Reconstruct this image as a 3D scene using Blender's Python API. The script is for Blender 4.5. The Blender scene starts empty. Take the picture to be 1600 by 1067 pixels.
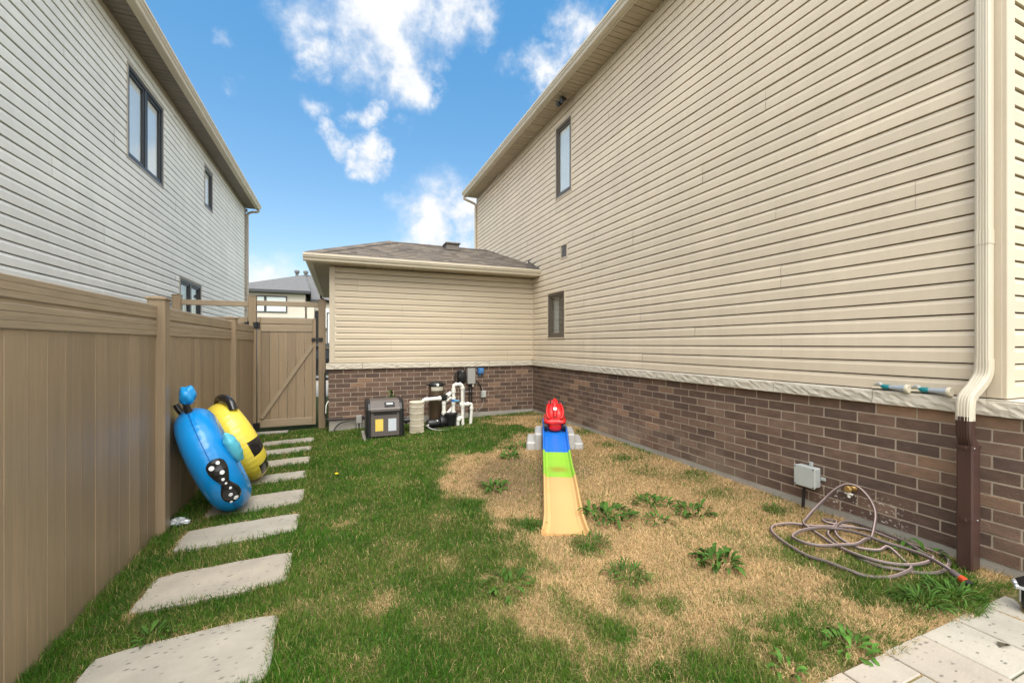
import bpy, bmesh, math, random
import numpy as np
from mathutils import Vector, Matrix
random.seed(7)
rng = np.random.default_rng(11)
R = math.radians
SC = bpy.context.scene
COL = SC.collection

# ------------------------------------------------------------------ camera
cam = bpy.data.cameras.new('camera')
cam_o = bpy.data.objects.new('camera', cam)
COL.objects.link(cam_o)
cam_o.location = (0, 0, 1.6)
cam_o.rotation_euler = (R(90), 0, R(-22.249))
cam.sensor_width = 36
cam.lens = 660 / 1600 * 36
cam.shift_y = 4 / 1600
cam.clip_start = 0.05
cam.clip_end = 3000
SC.camera = cam_o

# ------------------------------------------------------------------ sky, sun, exposure
SUN_DIR = Vector((-0.10, -0.60, 0.90)).normalized()       # towards the sun: behind the viewer
world = bpy.data.worlds.new('World')
SC.world = world
world.use_nodes = True
nt = world.node_tree
nt.nodes.clear()
N, L = nt.nodes, nt.links


def wn(t, **k):
    n = N.new(t)
    for a, b in k.items():
        setattr(n, a, b)
    return n


def wmath(op, a, b=None, clamp=False):
    n = wn('ShaderNodeMath', operation=op)
    n.use_clamp = clamp
    for i, v in enumerate((a, b)):
        if v is None:
            continue
        if isinstance(v, (int, float)):
            n.inputs[i].default_value = v
        else:
            L.new(v, n.inputs[i])
    return n.outputs[0]


out = wn('ShaderNodeOutputWorld')
bg = wn('ShaderNodeBackground')
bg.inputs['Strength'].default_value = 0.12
L.new(bg.outputs[0], out.inputs['Surface'])
sky = wn('ShaderNodeTexSky', sky_type='NISHITA')
sky.sun_disc = False
sky.sun_elevation = math.asin(SUN_DIR.z)
sky.sun_rotation = math.atan2(SUN_DIR.x, SUN_DIR.y)
sky.altitude = 100
sky.air_density = 1.0
sky.dust_density = 0.6
sky.ozone_density = 1.6
tint = wn('ShaderNodeMix', data_type='RGBA', blend_type='MULTIPLY')
tint.inputs[0].default_value = 1.0
L.new(sky.outputs[0], tint.inputs[6])
tc = wn('ShaderNodeTexCoord')
sepz = wn('ShaderNodeSeparateXYZ')
L.new(tc.outputs['Generated'], sepz.inputs[0])
elev = wn('ShaderNodeMapRange')
elev.inputs['From Min'].default_value = 0.08
elev.inputs['From Max'].default_value = 0.62
L.new(sepz.outputs['Z'], elev.inputs['Value'])
tcol = wn('ShaderNodeMix', data_type='RGBA')
L.new(elev.outputs[0], tcol.inputs[0])
tcol.inputs[6].default_value = (0.64, 0.58, 0.52, 1)
tcol.inputs[7].default_value = (0.42, 0.82, 0.90, 1)
L.new(tcol.outputs[2], tint.inputs[7])
nz = wn('ShaderNodeTexNoise')
nz.inputs['Scale'].default_value = 9
nz.inputs['Detail'].default_value = 7
nz.inputs['Roughness'].default_value = 0.62
L.new(tc.outputs['Generated'], nz.inputs['Vector'])
sub = wn('ShaderNodeVectorMath', operation='SUBTRACT')
L.new(nz.outputs['Color'], sub.inputs[0])
sub.inputs[1].default_value = (0.5, 0.5, 0.5)
scl = wn('ShaderNodeVectorMath', operation='SCALE')
L.new(sub.outputs[0], scl.inputs[0])
scl.inputs['Scale'].default_value = 0.17
wob = wn('ShaderNodeVectorMath', operation='ADD')
L.new(tc.outputs['Generated'], wob.inputs[0])
L.new(scl.outputs[0], wob.inputs[1])
CLOUDS = [(0.075, 0.794, 0.604, 0.0717, 1), (0.06, 0.816, 0.575, 0.0589, 1), (0.096, 0.835, 0.542, 0.0515, 1),
          (0.127, 0.838, 0.531, 0.0374, 1), (0.016, 0.799, 0.601, 0.0339, 0.8), (-0.054, 0.818, 0.572, 0.038, 0.55),
          (-0.032, 0.848, 0.529, 0.0281, 0.9), (-0.042, 0.833, 0.552, 0.0252, 0.5), (0.186, 0.765, 0.616, 0.0448, 0.9),
          (0.236, 0.761, 0.604, 0.0265, 0.8), (0.418, 0.688, 0.593, 0.0361, 0.9), (0.384, 0.753, 0.535, 0.0332, 0.9),
          (0.047, 0.888, 0.457, 0.022, 0.8), (0.054, 0.901, 0.435, 0.014, 0.5), (-0.014, 0.912, 0.410, 0.021, 1),
          (0.051, 0.922, 0.383, 0.026, 1.1), (0.018, 0.919, 0.394, 0.020, 0.9), (0.083, 0.918, 0.385, 0.018, 0.7),
          (-0.04, 0.892, 0.451, 0.0196, 0.5), (0.125, 0.89, 0.439, 0.0185, 0.5), (0.182, 0.838, 0.515, 0.0166, 0.6),
          (0.213, 0.94, 0.267, 0.0662, 1), (0.261, 0.924, 0.278, 0.0521, 1), (0.166, 0.956, 0.241, 0.0345, 0.8),
          (0.23, 0.947, 0.223, 0.073, 1), (0.143, 0.941, 0.308, 0.0252, 0.5), (-0.121, 0.985, 0.125, 0.0446, 0.9),
          (-0.155, 0.981, 0.118, 0.0257, 0.8), (-0.184, 0.842, 0.508, 0.0118, 0.4), (-0.166, 0.876, 0.453, 0.0136, 0.4),
          (0.319, 0.78, 0.539, 0.0179, 0.4)]
dens = None
for (x, y, z, r, w) in CLOUDS:
    d = wn('ShaderNodeVectorMath', operation='DISTANCE')
    L.new(wob.outputs[0], d.inputs[0])
    d.inputs[1].default_value = (x, y, z)
    mr = wn('ShaderNodeMapRange')
    mr.inputs['From Min'].default_value = r * 1.95
    mr.inputs['From Max'].default_value = r * 0.25
    mr.inputs['To Max'].default_value = w
    L.new(d.outputs['Value'], mr.inputs['Value'])
    dens = mr.outputs[0] if dens is None else wmath('MAXIMUM', dens, mr.outputs[0])
# denser, brighter cloud added out of view to whiten the fill light
nb = wn('ShaderNodeTexNoise')
nb.inputs['Scale'].default_value = 2.6
nb.inputs['Detail'].default_value = 8
nb.inputs['Roughness'].default_value = 0.6
L.new(tc.outputs['Generated'], nb.inputs['Vector'])
mb_ = wn('ShaderNodeMapRange')
mb_.inputs['From Min'].default_value = 0.34
mb_.inputs['From Max'].default_value = 0.54
L.new(nb.outputs['Fac'], mb_.inputs['Value'])
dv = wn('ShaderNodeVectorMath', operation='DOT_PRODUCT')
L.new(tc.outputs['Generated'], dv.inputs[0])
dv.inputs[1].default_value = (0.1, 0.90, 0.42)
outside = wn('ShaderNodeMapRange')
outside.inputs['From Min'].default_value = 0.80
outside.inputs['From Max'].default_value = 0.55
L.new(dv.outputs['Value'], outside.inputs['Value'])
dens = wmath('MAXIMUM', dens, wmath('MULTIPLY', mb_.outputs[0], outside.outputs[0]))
fine = wn('ShaderNodeTexNoise')
fine.inputs['Scale'].default_value = 19
fine.inputs['Detail'].default_value = 8
fine.inputs['Roughness'].default_value = 0.6
L.new(tc.outputs['Generated'], fine.inputs['Vector'])
dens = wmath('MULTIPLY', dens, wmath('ADD', wmath('MULTIPLY', fine.outputs['Fac'], 2.6), -0.32))
ss = wn('ShaderNodeMapRange', interpolation_type='SMOOTHSTEP')
ss.inputs['From Min'].default_value = 0.02
ss.inputs['From Max'].default_value = 1.0
L.new(dens, ss.inputs['Value'])
cmix = wn('ShaderNodeMix', data_type='RGBA')
L.new(ss.outputs[0], cmix.inputs[0])
L.new(tint.outputs[2], cmix.inputs[6])
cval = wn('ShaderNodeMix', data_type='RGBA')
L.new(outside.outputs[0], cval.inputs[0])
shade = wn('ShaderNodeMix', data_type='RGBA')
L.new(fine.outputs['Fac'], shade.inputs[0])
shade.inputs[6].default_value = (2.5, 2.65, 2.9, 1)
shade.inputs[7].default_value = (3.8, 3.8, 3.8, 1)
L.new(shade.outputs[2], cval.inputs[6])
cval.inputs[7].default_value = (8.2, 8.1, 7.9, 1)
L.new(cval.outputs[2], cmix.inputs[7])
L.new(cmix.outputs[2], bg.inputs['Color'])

sun = bpy.data.lights.new('sun', 'SUN')
sun.energy = 1.5
sun.angle = R(50)
sun.color = (1.0, 0.95, 0.86)
sun_o = bpy.data.objects.new('sun', sun)
COL.objects.link(sun_o)
sun_o.rotation_euler = (-SUN_DIR).to_track_quat('-Z', 'Y').to_euler()
sun_o.location = (0, 0, 30)

vs = SC.view_settings
vs.view_transform = 'Standard'
vs.look = 'None'
vs.exposure = 1.38
vs.gamma = 1
vs.use_curve_mapping = False


# ------------------------------------------------------------------ mesh helpers
class MB:
    def __init__(s, M=None):
        s.v, s.f, s.m = [], [], []
        s.M = M
        s.mi = 0

    def add(s, vs_, fs):
        b = len(s.v)
        if s.M is not None:
            vs_ = [s.M @ Vector(p) for p in vs_]
        s.v.extend(tuple(p) for p in vs_)
        for f in fs:
            s.f.append(tuple(i + b for i in f))
            s.m.append(s.mi)
        return s

    def box(s, x0, y0, z0, x1, y1, z1, b=0.0):
        x0, x1 = min(x0, x1), max(x0, x1)
        y0, y1 = min(y0, y1), max(y0, y1)
        z0, z1 = min(z0, z1), max(z0, z1)
        if b <= 0:
            vs_ = [(x, y, z) for z in (z0, z1) for y in (y0, y1) for x in (x0, x1)]
            return s.add(vs_, [(0, 2, 3, 1), (4, 5, 7, 6), (0, 1, 5, 4), (2, 6, 7, 3), (0, 4, 6, 2), (1, 3, 7, 5)])
        b = min(b, (x1 - x0) * .45, (y1 - y0) * .45, (z1 - z0) * .45)
        ex = ((x0, x1), (y0, y1), (z0, z1))
        vs_, idx = [], {}
        for c in range(8):
            sg = (c & 1, c >> 1 & 1, c >> 2 & 1)
            for a in range(3):
                p = []
                for k in range(3):
                    e = ex[k][sg[k]]
                    p.append(e if k == a else e + (b if sg[k] == 0 else -b))
                idx[(c, a)] = len(vs_)
                vs_.append(p)
        fs = []
        ctr = Vector(((x0 + x1) / 2, (y0 + y1) / 2, (z0 + z1) / 2))

        def put(f):
            p = [Vector(vs_[i]) for i in f]
            n = (p[1] - p[0]).cross(p[2] - p[0])
            m = sum(p, Vector()) / len(p) - ctr
            fs.append(tuple(f) if n.dot(m) > 0 else tuple(reversed(f)))
        for a in range(3):
            o = [k for k in range(3) if k != a]
            for sd in (0, 1):
                q = []
                for (i, j) in ((0, 0), (1, 0), (1, 1), (0, 1)):
                    q.append(idx[((sd << a) | (i << o[0]) | (j << o[1]), a)])
                put(q)
            for i in (0, 1):
                for j in (0, 1):
                    c0 = (i << o[0]) | (j << o[1])
                    c1 = c0 | (1 << a)
                    put([idx[(c0, o[0])], idx[(c0, o[1])], idx[(c1, o[1])], idx[(c1, o[0])]])
        for c in range(8):
            put([idx[(c, 0)], idx[(c, 1)], idx[(c, 2)]])
        return s.add(vs_, fs)

    def tube(s, pts, r, n=8, caps=True):
        pts = [Vector(p) for p in pts]
        k = len(pts)
        rs = r if isinstance(r, (list, tuple)) else [r] * k
        t0 = (pts[1] - pts[0]).normalized()
        up = Vector((0, 0, 1)) if abs(t0.z) < .9 else Vector((1, 0, 0))
        a = t0.cross(up).normalized()
        vs_, fs = [], []
        for i in range(k):
            t = (pts[min(i + 1, k - 1)] - pts[max(i - 1, 0)])
            t = t.normalized() if t.length > 1e-9 else t0
            a = (a - t * a.dot(t)).normalized()
            b = t.cross(a)
            for j in range(n):
                w = 2 * math.pi * j / n
                vs_.append(pts[i] + (a * math.cos(w) + b * math.sin(w)) * rs[i])
        for i in range(k - 1):
            for j in range(n):
                fs.append((i * n + j, i * n + (j + 1) % n, (i + 1) * n + (j + 1) % n, (i + 1) * n + j))
        if caps:
            fs.append(tuple(reversed(range(n))))
            fs.append(tuple((k - 1) * n + j for j in range(n)))
        return s.add(vs_, fs)

    def lathe(s, prof, n=24, M=None, wave=None):
        vs_, fs = [], []
        for (r, z) in prof:
            for j in range(n):
                w = 2 * math.pi * j / n
                rr = r * (wave(j) if wave else 1)
                p = Vector((rr * math.cos(w), rr * math.sin(w), z))
                vs_.append(M @ p if M else p)
        k = len(prof)
        for i in range(k - 1):
            for j in range(n):
                fs.append((i * n + j, i * n + (j + 1) % n, (i + 1) * n + (j + 1) % n, (i + 1) * n + j))
        fs.append(tuple(reversed(range(n))))
        fs.append(tuple((k - 1) * n + j for j in range(n)))
        return s.add(vs_, fs)

    def loft(s, loops, closed=True, caps=True):
        n = len(loops[0])
        vs_ = [p for l in loops for p in l]
        fs = []
        for i in range(len(loops) - 1):
            for j in range(n if closed else n - 1):
                fs.append((i * n + j, i * n + (j + 1) % n, (i + 1) * n + (j + 1) % n, (i + 1) * n + j))
        if caps and closed:
            fs.append(tuple(reversed(range(n))))
            fs.append(tuple((len(loops) - 1) * n + j for j in range(n)))
        return s.add(vs_, fs)

    def ball(s, c, r, M=None, nu=14, nv=8, bump=None):
        r = (r, r, r) if isinstance(r, (int, float)) else r
        vs_, fs = [], []
        for i in range(nv + 1):
            ph = math.pi * i / nv
            for j in range(nu):
                w = 2 * math.pi * j / nu
                d = Vector((math.sin(ph) * math.cos(w), math.sin(ph) * math.sin(w), math.cos(ph)))
                k = bump(d) if bump else 1
                p = Vector((d.x * r[0] * k, d.y * r[1] * k, d.z * r[2] * k))
                p = (M @ p) if M else p
                vs_.append(p + Vector(c))
        for i in range(nv):
            for j in range(nu):
                fs.append((i * nu + j, (i + 1) * nu + j, (i + 1) * nu + (j + 1) % nu, i * nu + (j + 1) % nu))
        return s.add(vs_, fs)

    def mesh(s, name, mats, org=(0, 0, 0), smooth=False, recalc=False):
        ox, oy, oz = org
        me = bpy.data.meshes.new(name)
        me.from_pydata([(x - ox, y - oy, z - oz) for x, y, z in s.v], [], s.f)
        if not isinstance(mats, (list, tuple)):
            mats = [mats]
        for m_ in mats:
            me.materials.append(m_)
        if len(mats) > 1:
            me.polygons.foreach_set('material_index', s.m)
        if recalc:
            bm = bmesh.new()
            bm.from_mesh(me)
            bmesh.ops.recalc_face_normals(bm, faces=bm.faces)
            bm.to_mesh(me)
            bm.free()
        if smooth:
            me.polygons.foreach_set('use_smooth', [True] * len(me.polygons))
            me.set_sharp_from_angle(angle=R(smooth if smooth is not True else 40))
        me.update()
        return me


ORG = {}


def props(o, label=None, cat=None, group=None, kind=None):
    if label:
        o['label'] = label
    if cat:
        o['category'] = cat
    if group:
        o['group'] = group
    if kind:
        o['kind'] = kind
    return o


def thing(name, loc, label, cat, group=None):
    o = bpy.data.objects.new(name, None)
    COL.objects.link(o)
    o.location = loc
    o.empty_display_size = .1
    ORG[o] = tuple(loc)
    return props(o, label, cat, group)


def part(name, mb, mats, parent, label=None, smooth=False, kind=None, recalc=False):
    me = mb.mesh(name, mats, ORG[parent], smooth, recalc)
    o = bpy.data.objects.new(name, me)
    COL.objects.link(o)
    o.parent = parent
    ORG[o] = ORG[parent]
    return props(o, label, kind=kind)


def inst(name, me, parent, loc, rotz=0):
    o = bpy.data.objects.new(name, me)
    COL.objects.link(o)
    o.parent = parent
    g = ORG[parent]
    o.location = (loc[0] - g[0], loc[1] - g[1], loc[2] - g[2])
    o.rotation_euler.z = rotz
    return o


def solo(name, mb, mats, loc, label, cat, group=None, smooth=False, kind=None, recalc=False):
    me = mb.mesh(name, mats, loc, smooth, recalc)
    o = bpy.data.objects.new(name, me)
    COL.objects.link(o)
    o.location = loc
    ORG[o] = tuple(loc)
    return props(o, label, cat, group, kind)


def smooth_path(pts, sub=6):
    pts = [Vector(p) for p in pts]
    res = []
    for i in range(len(pts) - 1):
        p0, p1, p2, p3 = pts[max(i - 1, 0)], pts[i], pts[i + 1], pts[min(i + 2, len(pts) - 1)]
        for k in range(sub):
            t = k / sub
            res.append(.5 * ((2 * p1) + (p2 - p0) * t + (2 * p0 - 5 * p1 + 4 * p2 - p3) * t * t + (3 * p1 - p0 - 3 * p2 + p3) * t ** 3))
    res.append(pts[-1])
    return res


# ------------------------------------------------------------------ material helpers
def nmat(name):
    m = bpy.data.materials.new(name)
    m.use_nodes = True
    t = m.node_tree
    return m, t, t.nodes['Principled BSDF']


def mat(name, col, rough=.6, col2=None, nscale=3., stretch=(1, 1, 1), nfac=.5, bump=0., bscale=60., bstretch=None, metal=0.,
        objvar=0., spec=.5, coat=0., detail=5., streak=None):
    m, t, b = nmat(name)
    n, l = t.nodes, t.links
    b.inputs['Roughness'].default_value = rough
    b.inputs['Metallic'].default_value = metal
    b.inputs['Specular IOR Level'].default_value = spec
    b.inputs['Coat Weight'].default_value = coat
    geo = n.new('ShaderNodeNewGeometry')

    def noise(scale, st, det=detail):
        mp = n.new('ShaderNodeMapping')
        mp.inputs['Scale'].default_value = st
        l.new(geo.outputs['Position'], mp.inputs['Vector'])
        x = n.new('ShaderNodeTexNoise')
        x.inputs['Scale'].default_value = scale
        x.inputs['Detail'].default_value = det
        x.inputs['Roughness'].default_value = .6
        l.new(mp.outputs[0], x.inputs['Vector'])
        return x
    c = None
    rgb = n.new('ShaderNodeRGB')
    rgb.outputs[0].default_value = (*col, 1)
    c = rgb.outputs[0]
    if col2:
        x = noise(nscale, stretch)
        mr = n.new('ShaderNodeMapRange')
        mr.inputs['From Min'].default_value = .32
        mr.inputs['From Max'].default_value = .68
        mr.inputs['To Max'].default_value = nfac * 2 if nfac < .5 else 1
        l.new(x.outputs['Fac'], mr.inputs['Value'])
        mx = n.new('ShaderNodeMix')
        mx.data_type = 'RGBA'
        l.new(mr.outputs[0], mx.inputs[0])
        l.new(c, mx.inputs[6])
        mx.inputs[7].default_value = (*col2, 1)
        c = mx.outputs[2]
    if streak:
        sc, st, amt = streak
        x = noise(sc, st)
        mr = n.new('ShaderNodeMapRange')
        mr.inputs['From Min'].default_value = .3
        mr.inputs['From Max'].default_value = .7
        mr.inputs['To Min'].default_value = 1 - amt
        mr.inputs['To Max'].default_value = 1 + amt
        l.new(x.outputs['Fac'], mr.inputs['Value'])
        mx = n.new('ShaderNodeVectorMath')
        mx.operation = 'SCALE'
        l.new(c, mx.inputs[0])
        l.new(mr.outputs[0], mx.inputs['Scale'])
        c = mx.outputs[0]
    if objvar:
        oi = n.new('ShaderNodeObjectInfo')
        mr = n.new('ShaderNodeMapRange')
        mr.inputs['To Min'].default_value = 1 - objvar
        mr.inputs['To Max'].default_value = 1 + objvar
        l.new(oi.outputs['Random'], mr.inputs['Value'])
        mx = n.new('ShaderNodeVectorMath')
        mx.operation = 'SCALE'
        l.new(c, mx.inputs[0])
        l.new(mr.outputs[0], mx.inputs['Scale'])
        c = mx.outputs[0]
    l.new(c, b.inputs['Base Color'])
    if bump:
        x = noise(bscale, bstretch or (1, 1, 1), 4)
        bp = n.new('ShaderNodeBump')
        bp.inputs['Strength'].default_value = bump
        bp.inputs['Distance'].default_value = .01
        l.new(x.outputs['Fac'], bp.inputs['Height'])
        l.new(bp.outputs[0], b.inputs['Normal'])
    return m


GRAINY = (1, .12, 1)
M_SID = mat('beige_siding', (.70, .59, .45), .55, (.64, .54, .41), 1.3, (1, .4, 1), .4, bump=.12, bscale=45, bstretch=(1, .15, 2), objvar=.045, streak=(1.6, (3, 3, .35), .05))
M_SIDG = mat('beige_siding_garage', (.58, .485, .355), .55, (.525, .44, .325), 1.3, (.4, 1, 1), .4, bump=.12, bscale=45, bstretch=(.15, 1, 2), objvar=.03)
M_TRIM = mat('beige_trim', (.58, .49, .37), .5, (.52, .44, .33), 2.0, nfac=.4, bump=.04)
M_ALU = mat('cream_aluminium', (.62, .55, .43), .4, (.55, .48, .37), 3.0, (1, 1, .3), nfac=.35)
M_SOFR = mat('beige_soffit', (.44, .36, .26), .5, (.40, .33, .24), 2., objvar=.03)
M_DSP = mat('cream_downspout', (.62, .56, .45), .35, (.57, .50, .39), 5., (1, 1, .25), nfac=.35)
M_DSB = mat('brown_downspout', (.075, .038, .032), .32, (.05, .027, .022), 6., (1, 1, .3), nfac=.5)
M_SIDL = mat('pale_grey_siding', (.76, .755, .70), .55, (.69, .685, .64), 1.3, (1, .4, 1), .4, bump=.14, bscale=45, bstretch=(1, .15, 2), objvar=.04, streak=(1.6, (3, 3, .35), .05))
M_TRIML = mat('taupe_trim', (.42, .37, .30), .5, (.37, .33, .27), 2.0, nfac=.4)
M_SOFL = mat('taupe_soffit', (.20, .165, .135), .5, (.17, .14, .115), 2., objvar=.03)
M_CORE = mat('sheathing', (.10, .08, .06), .9)
M_SILL = mat('rock_faced_limestone', (.56, .505, .415), .9, (.47, .42, .345), 7., nfac=.4, bump=.35, bscale=40, objvar=.05)
M_CONC = mat('concrete', (.40, .37, .32), .9, (.29, .265, .23), 2.6, nfac=.5, bump=.35, bscale=60)
M_MORT = mat('mortar', (.445, .365, .28), .95, (.36, .295, .225), 5., bump=.4, bscale=90)
M_WINB = mat('black_window_frame', (.035, .037, .04), .4)
M_WINBR = mat('brown_window_frame', (.105, .085, .065), .45)
M_BACKING = mat('white_backing', (.90, .91, .91), .7, (.86, .87, .87), 1.5)
M_CURT = mat('grey_curtain', (.40, .42, .40), .8, (.25, .27, .26), 6., (1, 4, .2))
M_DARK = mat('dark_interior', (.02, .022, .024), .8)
FW = dict(rough=.42, nscale=2.2, nfac=.5, bump=.10, bscale=40)
M_FV = mat('woodgrain_vinyl_upright', (.305, .218, .132), col2=(.25, .185, .117), stretch=(9, 9, .35), bstretch=(6, 6, .2), objvar=.14,
           streak=(30., (3, 3, .12), .11), **FW)
M_FH = mat('woodgrain_vinyl_rail', (.36, .272, .178), col2=(.295, .228, .152), stretch=(3, .35, 9), bstretch=(3, .2, 6), objvar=.05,
           streak=(30., (3, .12, 3), .16), **FW)
M_FHX = mat('woodgrain_vinyl_cross_rail', (.36, .272, .178), col2=(.295, .228, .152), stretch=(.35, 3, 9), bstretch=(.2, 3, 6), objvar=.05,
            streak=(30., (.12, 3, 3), .16), **FW)
M_HINGE = mat('black_hinge', (.012, .012, .013), .4)
M_ROOF = [mat('shingle_a', (.17, .14, .115), .95, (.12, .10, .085), 30, bump=.6, bscale=160),
          mat('shingle_b', (.21, .175, .14), .95, (.15, .125, .10), 30, bump=.6, bscale=160),
          mat('shingle_c', (.135, .115, .098), .95, (.10, .085, .07), 30, bump=.6, bscale=160)]
M_PVC = mat('white_pvc', (.80, .78, .72), .4, (.70, .67, .60), 8., nfac=.3)
M_BLK = mat('black_plastic', (.014, .014, .015), .38)
M_HEAT = mat('grey_brown_plastic', (.125, .105, .095), .42, (.105, .09, .082), 4.)
M_TANK = mat('brown_filter_tank', (.085, .055, .03), .35, (.06, .042, .026), 5., nfac=.5)
M_CART = mat('pleated_cartridge', (.52, .46, .35), .85, (.40, .35, .26), 5., nfac=.5)
M_CREAM = mat('cream_plastic', (.66, .60, .47), .55)
M_EGREY = mat('grey_electrical_box', (.36, .35, .33), .5, (.32, .31, .29), 6.)
M_PGREY = mat('pale_grey_plastic', (.46, .48, .46), .5, (.40, .42, .40), 6.)
M_EBLUE = mat('blue_plastic', (.045, .16, .42), .45)
M_YEL = mat('yellow_label', (.80, .55, .03), .5, (.78, .66, .25), 60., nfac=.4)
M_LBL = mat('white_label', (.62, .66, .70), .5, (.45, .50, .56), 80., nfac=.4)
M_SILV = mat('silver_label', (.45, .45, .45), .35, metal=.4)
M_STEP = mat('grey_moulded_plastic', (.50, .49, .47), .5, (.44, .43, .41), 4.)
M_SBLUE = mat('blue_track_plastic', (.01, .16, .62), .38)
M_SYEL = mat('faded_yellow_plastic', (.64, .395, .165), .48, (.64, .375, .14), 2.5, nfac=.4)
M_SYED = mat('yellow_edge_plastic', (.85, .44, .05), .45)
M_RED = mat('red_plastic', (.62, .012, .012), .3)
M_WHT = mat('white_sticker', (.8, .8, .78), .5)
M_IB = mat('blue_vinyl', (.004, .245, .62), .26, (.004, .22, .58), 6., coat=.15)
M_IB2 = mat('bright_blue_vinyl', (.01, .29, .68), .28, coat=.15)
M_IT = mat('turquoise_vinyl', (.10, .48, .62), .25, coat=.2)
M_IY = mat('yellow_vinyl', (.80, .63, .07), .27, coat=.15)
M_IK = mat('black_vinyl', (.014, .013, .014), .22, coat=.3)
M_DOT = mat('white_dot', (.75, .77, .78), .3)
M_HOSE = mat('grey_pink_hose', (.115, .088, .082), .5)
M_BRASS = mat('brass', (.45, .29, .10), .45, metal=.7)
M_STEEL = mat('steel', (.55, .55, .55), .35, metal=.8)
M_ORNG = mat('orange_plastic', (.52, .065, .015), .45)
M_TEAL = mat('teal_plastic', (.01, .20, .22), .3)
M_NSIL = mat('silver_plastic', (.42, .47, .52), .3, metal=.2)
M_TYRE = mat('tyre_rubber', (.03, .032, .033), .7)
M_FOIL = mat('crumpled_clear_wrap', (.72, .74, .74), .22, (.42, .44, .44), 40., metal=.3)
M_LEAF = mat('weed_leaf', (.062, .135, .020), .7, (.040, .090, .014), 25, objvar=.35, spec=.15)
M_LEAFB = mat('broad_weed_leaf', (.085, .19, .028), .6, (.06, .14, .02), 20, objvar=.3, spec=.15)
M_FLOW = mat('dandelion_yellow', (.85, .60, .01), .6)


def glass_mat():
    m, t, b = nmat('window_glass')
    n, l = t.nodes, t.links
    n.remove(b)
    lw = n.new('ShaderNodeLayerWeight')
    lw.inputs['Blend'].default_value = .5
    pw_ = n.new('ShaderNodeMath')
    pw_.operation = 'POWER'
    pw_.inputs[1].default_value = 3.5
    l.new(lw.outputs['Facing'], pw_.inputs[0])
    fr = n.new('ShaderNodeMath')
    fr.operation = 'MULTIPLY_ADD'
    fr.inputs[1].default_value = .75
    fr.inputs[2].default_value = .06
    l.new(pw_.outputs[0], fr.inputs[0])
    tr = n.new('ShaderNodeBsdfTransparent')
    tr.inputs[0].default_value = (.97, .985, .98, 1)
    gl = n.new('ShaderNodeBsdfGlossy')
    gl.inputs['Roughness'].default_value = .01
    mx = n.new('ShaderNodeMixShader')
    l.new(fr.outputs[0], mx.inputs[0])
    l.new(tr.outputs[0], mx.inputs[1])
    l.new(gl.outputs[0], mx.inputs[2])
    l.new(mx.outputs[0], n['Material Output'].inputs[0])
    return m


M_GLASS = glass_mat()


def brick_mat(name, c1, c2):
    """brick: grain + pale bloom low down on the wall + dried splashes by the tap"""
    m = mat(name, c1, .9, c2, 9., (1, 1, 2.2), .5, bump=.55, bscale=110, objvar=.10, streak=(1.3, (1, 1, 1.5), .14))
    t = m.node_tree
    n, l = t.nodes, t.links
    b = n['Principled BSDF']
    src = b.inputs['Base Color'].links[0].from_socket
    geo = n.new('ShaderNodeNewGeometry')
    sep = n.new('ShaderNodeSeparateXYZ')
    l.new(geo.outputs['Position'], sep.inputs[0])

    def M(op, a, c=None):
        x = n.new('ShaderNodeMath')
        x.operation = op
        x.use_clamp = True
        for i, v in enumerate((a, c)):
            if v is None:
                continue
            if isinstance(v, (int, float)):
                x.inputs[i].default_value = v
            else:
                l.new(v, x.inputs[i])
        return x.outputs[0]

    def rng_(v, a, c, lo=0, hi=1):
        x = n.new('ShaderNodeMapRange')
        x.interpolation_type = 'SMOOTHSTEP'
        x.inputs['From Min'].default_value = a
        x.inputs['From Max'].default_value = c
        x.inputs['To Min'].default_value = lo
        x.inputs['To Max'].default_value = hi
        l.new(v, x.inputs['Value'])
        return x.outputs[0]
    nz_ = n.new('ShaderNodeTexNoise')
    nz_.inputs['Scale'].default_value = 2.2
    nz_.inputs['Detail'].default_value = 6
    l.new(geo.outputs['Position'], nz_.inputs['Vector'])
    low = rng_(sep.outputs['Z'], .62, .16)
    ban = M('MULTIPLY', rng_(sep.outputs['Y'], 2.6, 4.2), rng_(sep.outputs['Y'], 8.4, 6.0))
    bloom = M('MULTIPLY', M('MULTIPLY', low, ban), rng_(nz_.outputs['Fac'], .35, .62))
    mx = n.new('ShaderNodeMix')
    mx.data_type = 'RGBA'
    l.new(M('MULTIPLY', bloom, .5), mx.inputs[0])
    l.new(src, mx.inputs[6])
    mx.inputs[7].default_value = (.36, .29, .22, 1)
    vo = n.new('ShaderNodeTexNoise')
    vo.inputs['Scale'].default_value = 48
    vo.inputs['Detail'].default_value = 3
    l.new(geo.outputs['Position'], vo.inputs['Vector'])
    spot = M('MULTIPLY', rng_(vo.outputs['Fac'], .60, .66), M('MULTIPLY', rng_(sep.outputs['Z'], .40, .28),
             M('MULTIPLY', rng_(sep.outputs['Y'], 1.75, 2.05), rng_(sep.outputs['Y'], 2.62, 2.4))))
    m2 = n.new('ShaderNodeMix')
    m2.data_type = 'RGBA'
    l.new(M('MULTIPLY', spot, .8), m2.inputs[0])
    l.new(mx.outputs[2], m2.inputs[6])
    m2.inputs[7].default_value = (.66, .62, .56, 1)
    l.new(m2.outputs[2], b.inputs['Base Color'])
    return m


M_BRICK = [brick_mat('brick_dark', (.150, .091, .066), (.098, .060, .045)),
           brick_mat('brick_brown', (.190, .115, .081), (.130, .080, .058)),
           brick_mat('brick_plum', (.128, .081, .062), (.092, .059, .046)),
           brick_mat('brick_umber', (.222, .140, .099), (.155, .099, .071)),
           brick_mat('brick_tan', (.300, .180, .115), (.21, .130, .086))]


def pick_brick():
    return random.choices(range(5), (28, 28, 22, 18, 5))[0]


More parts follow.
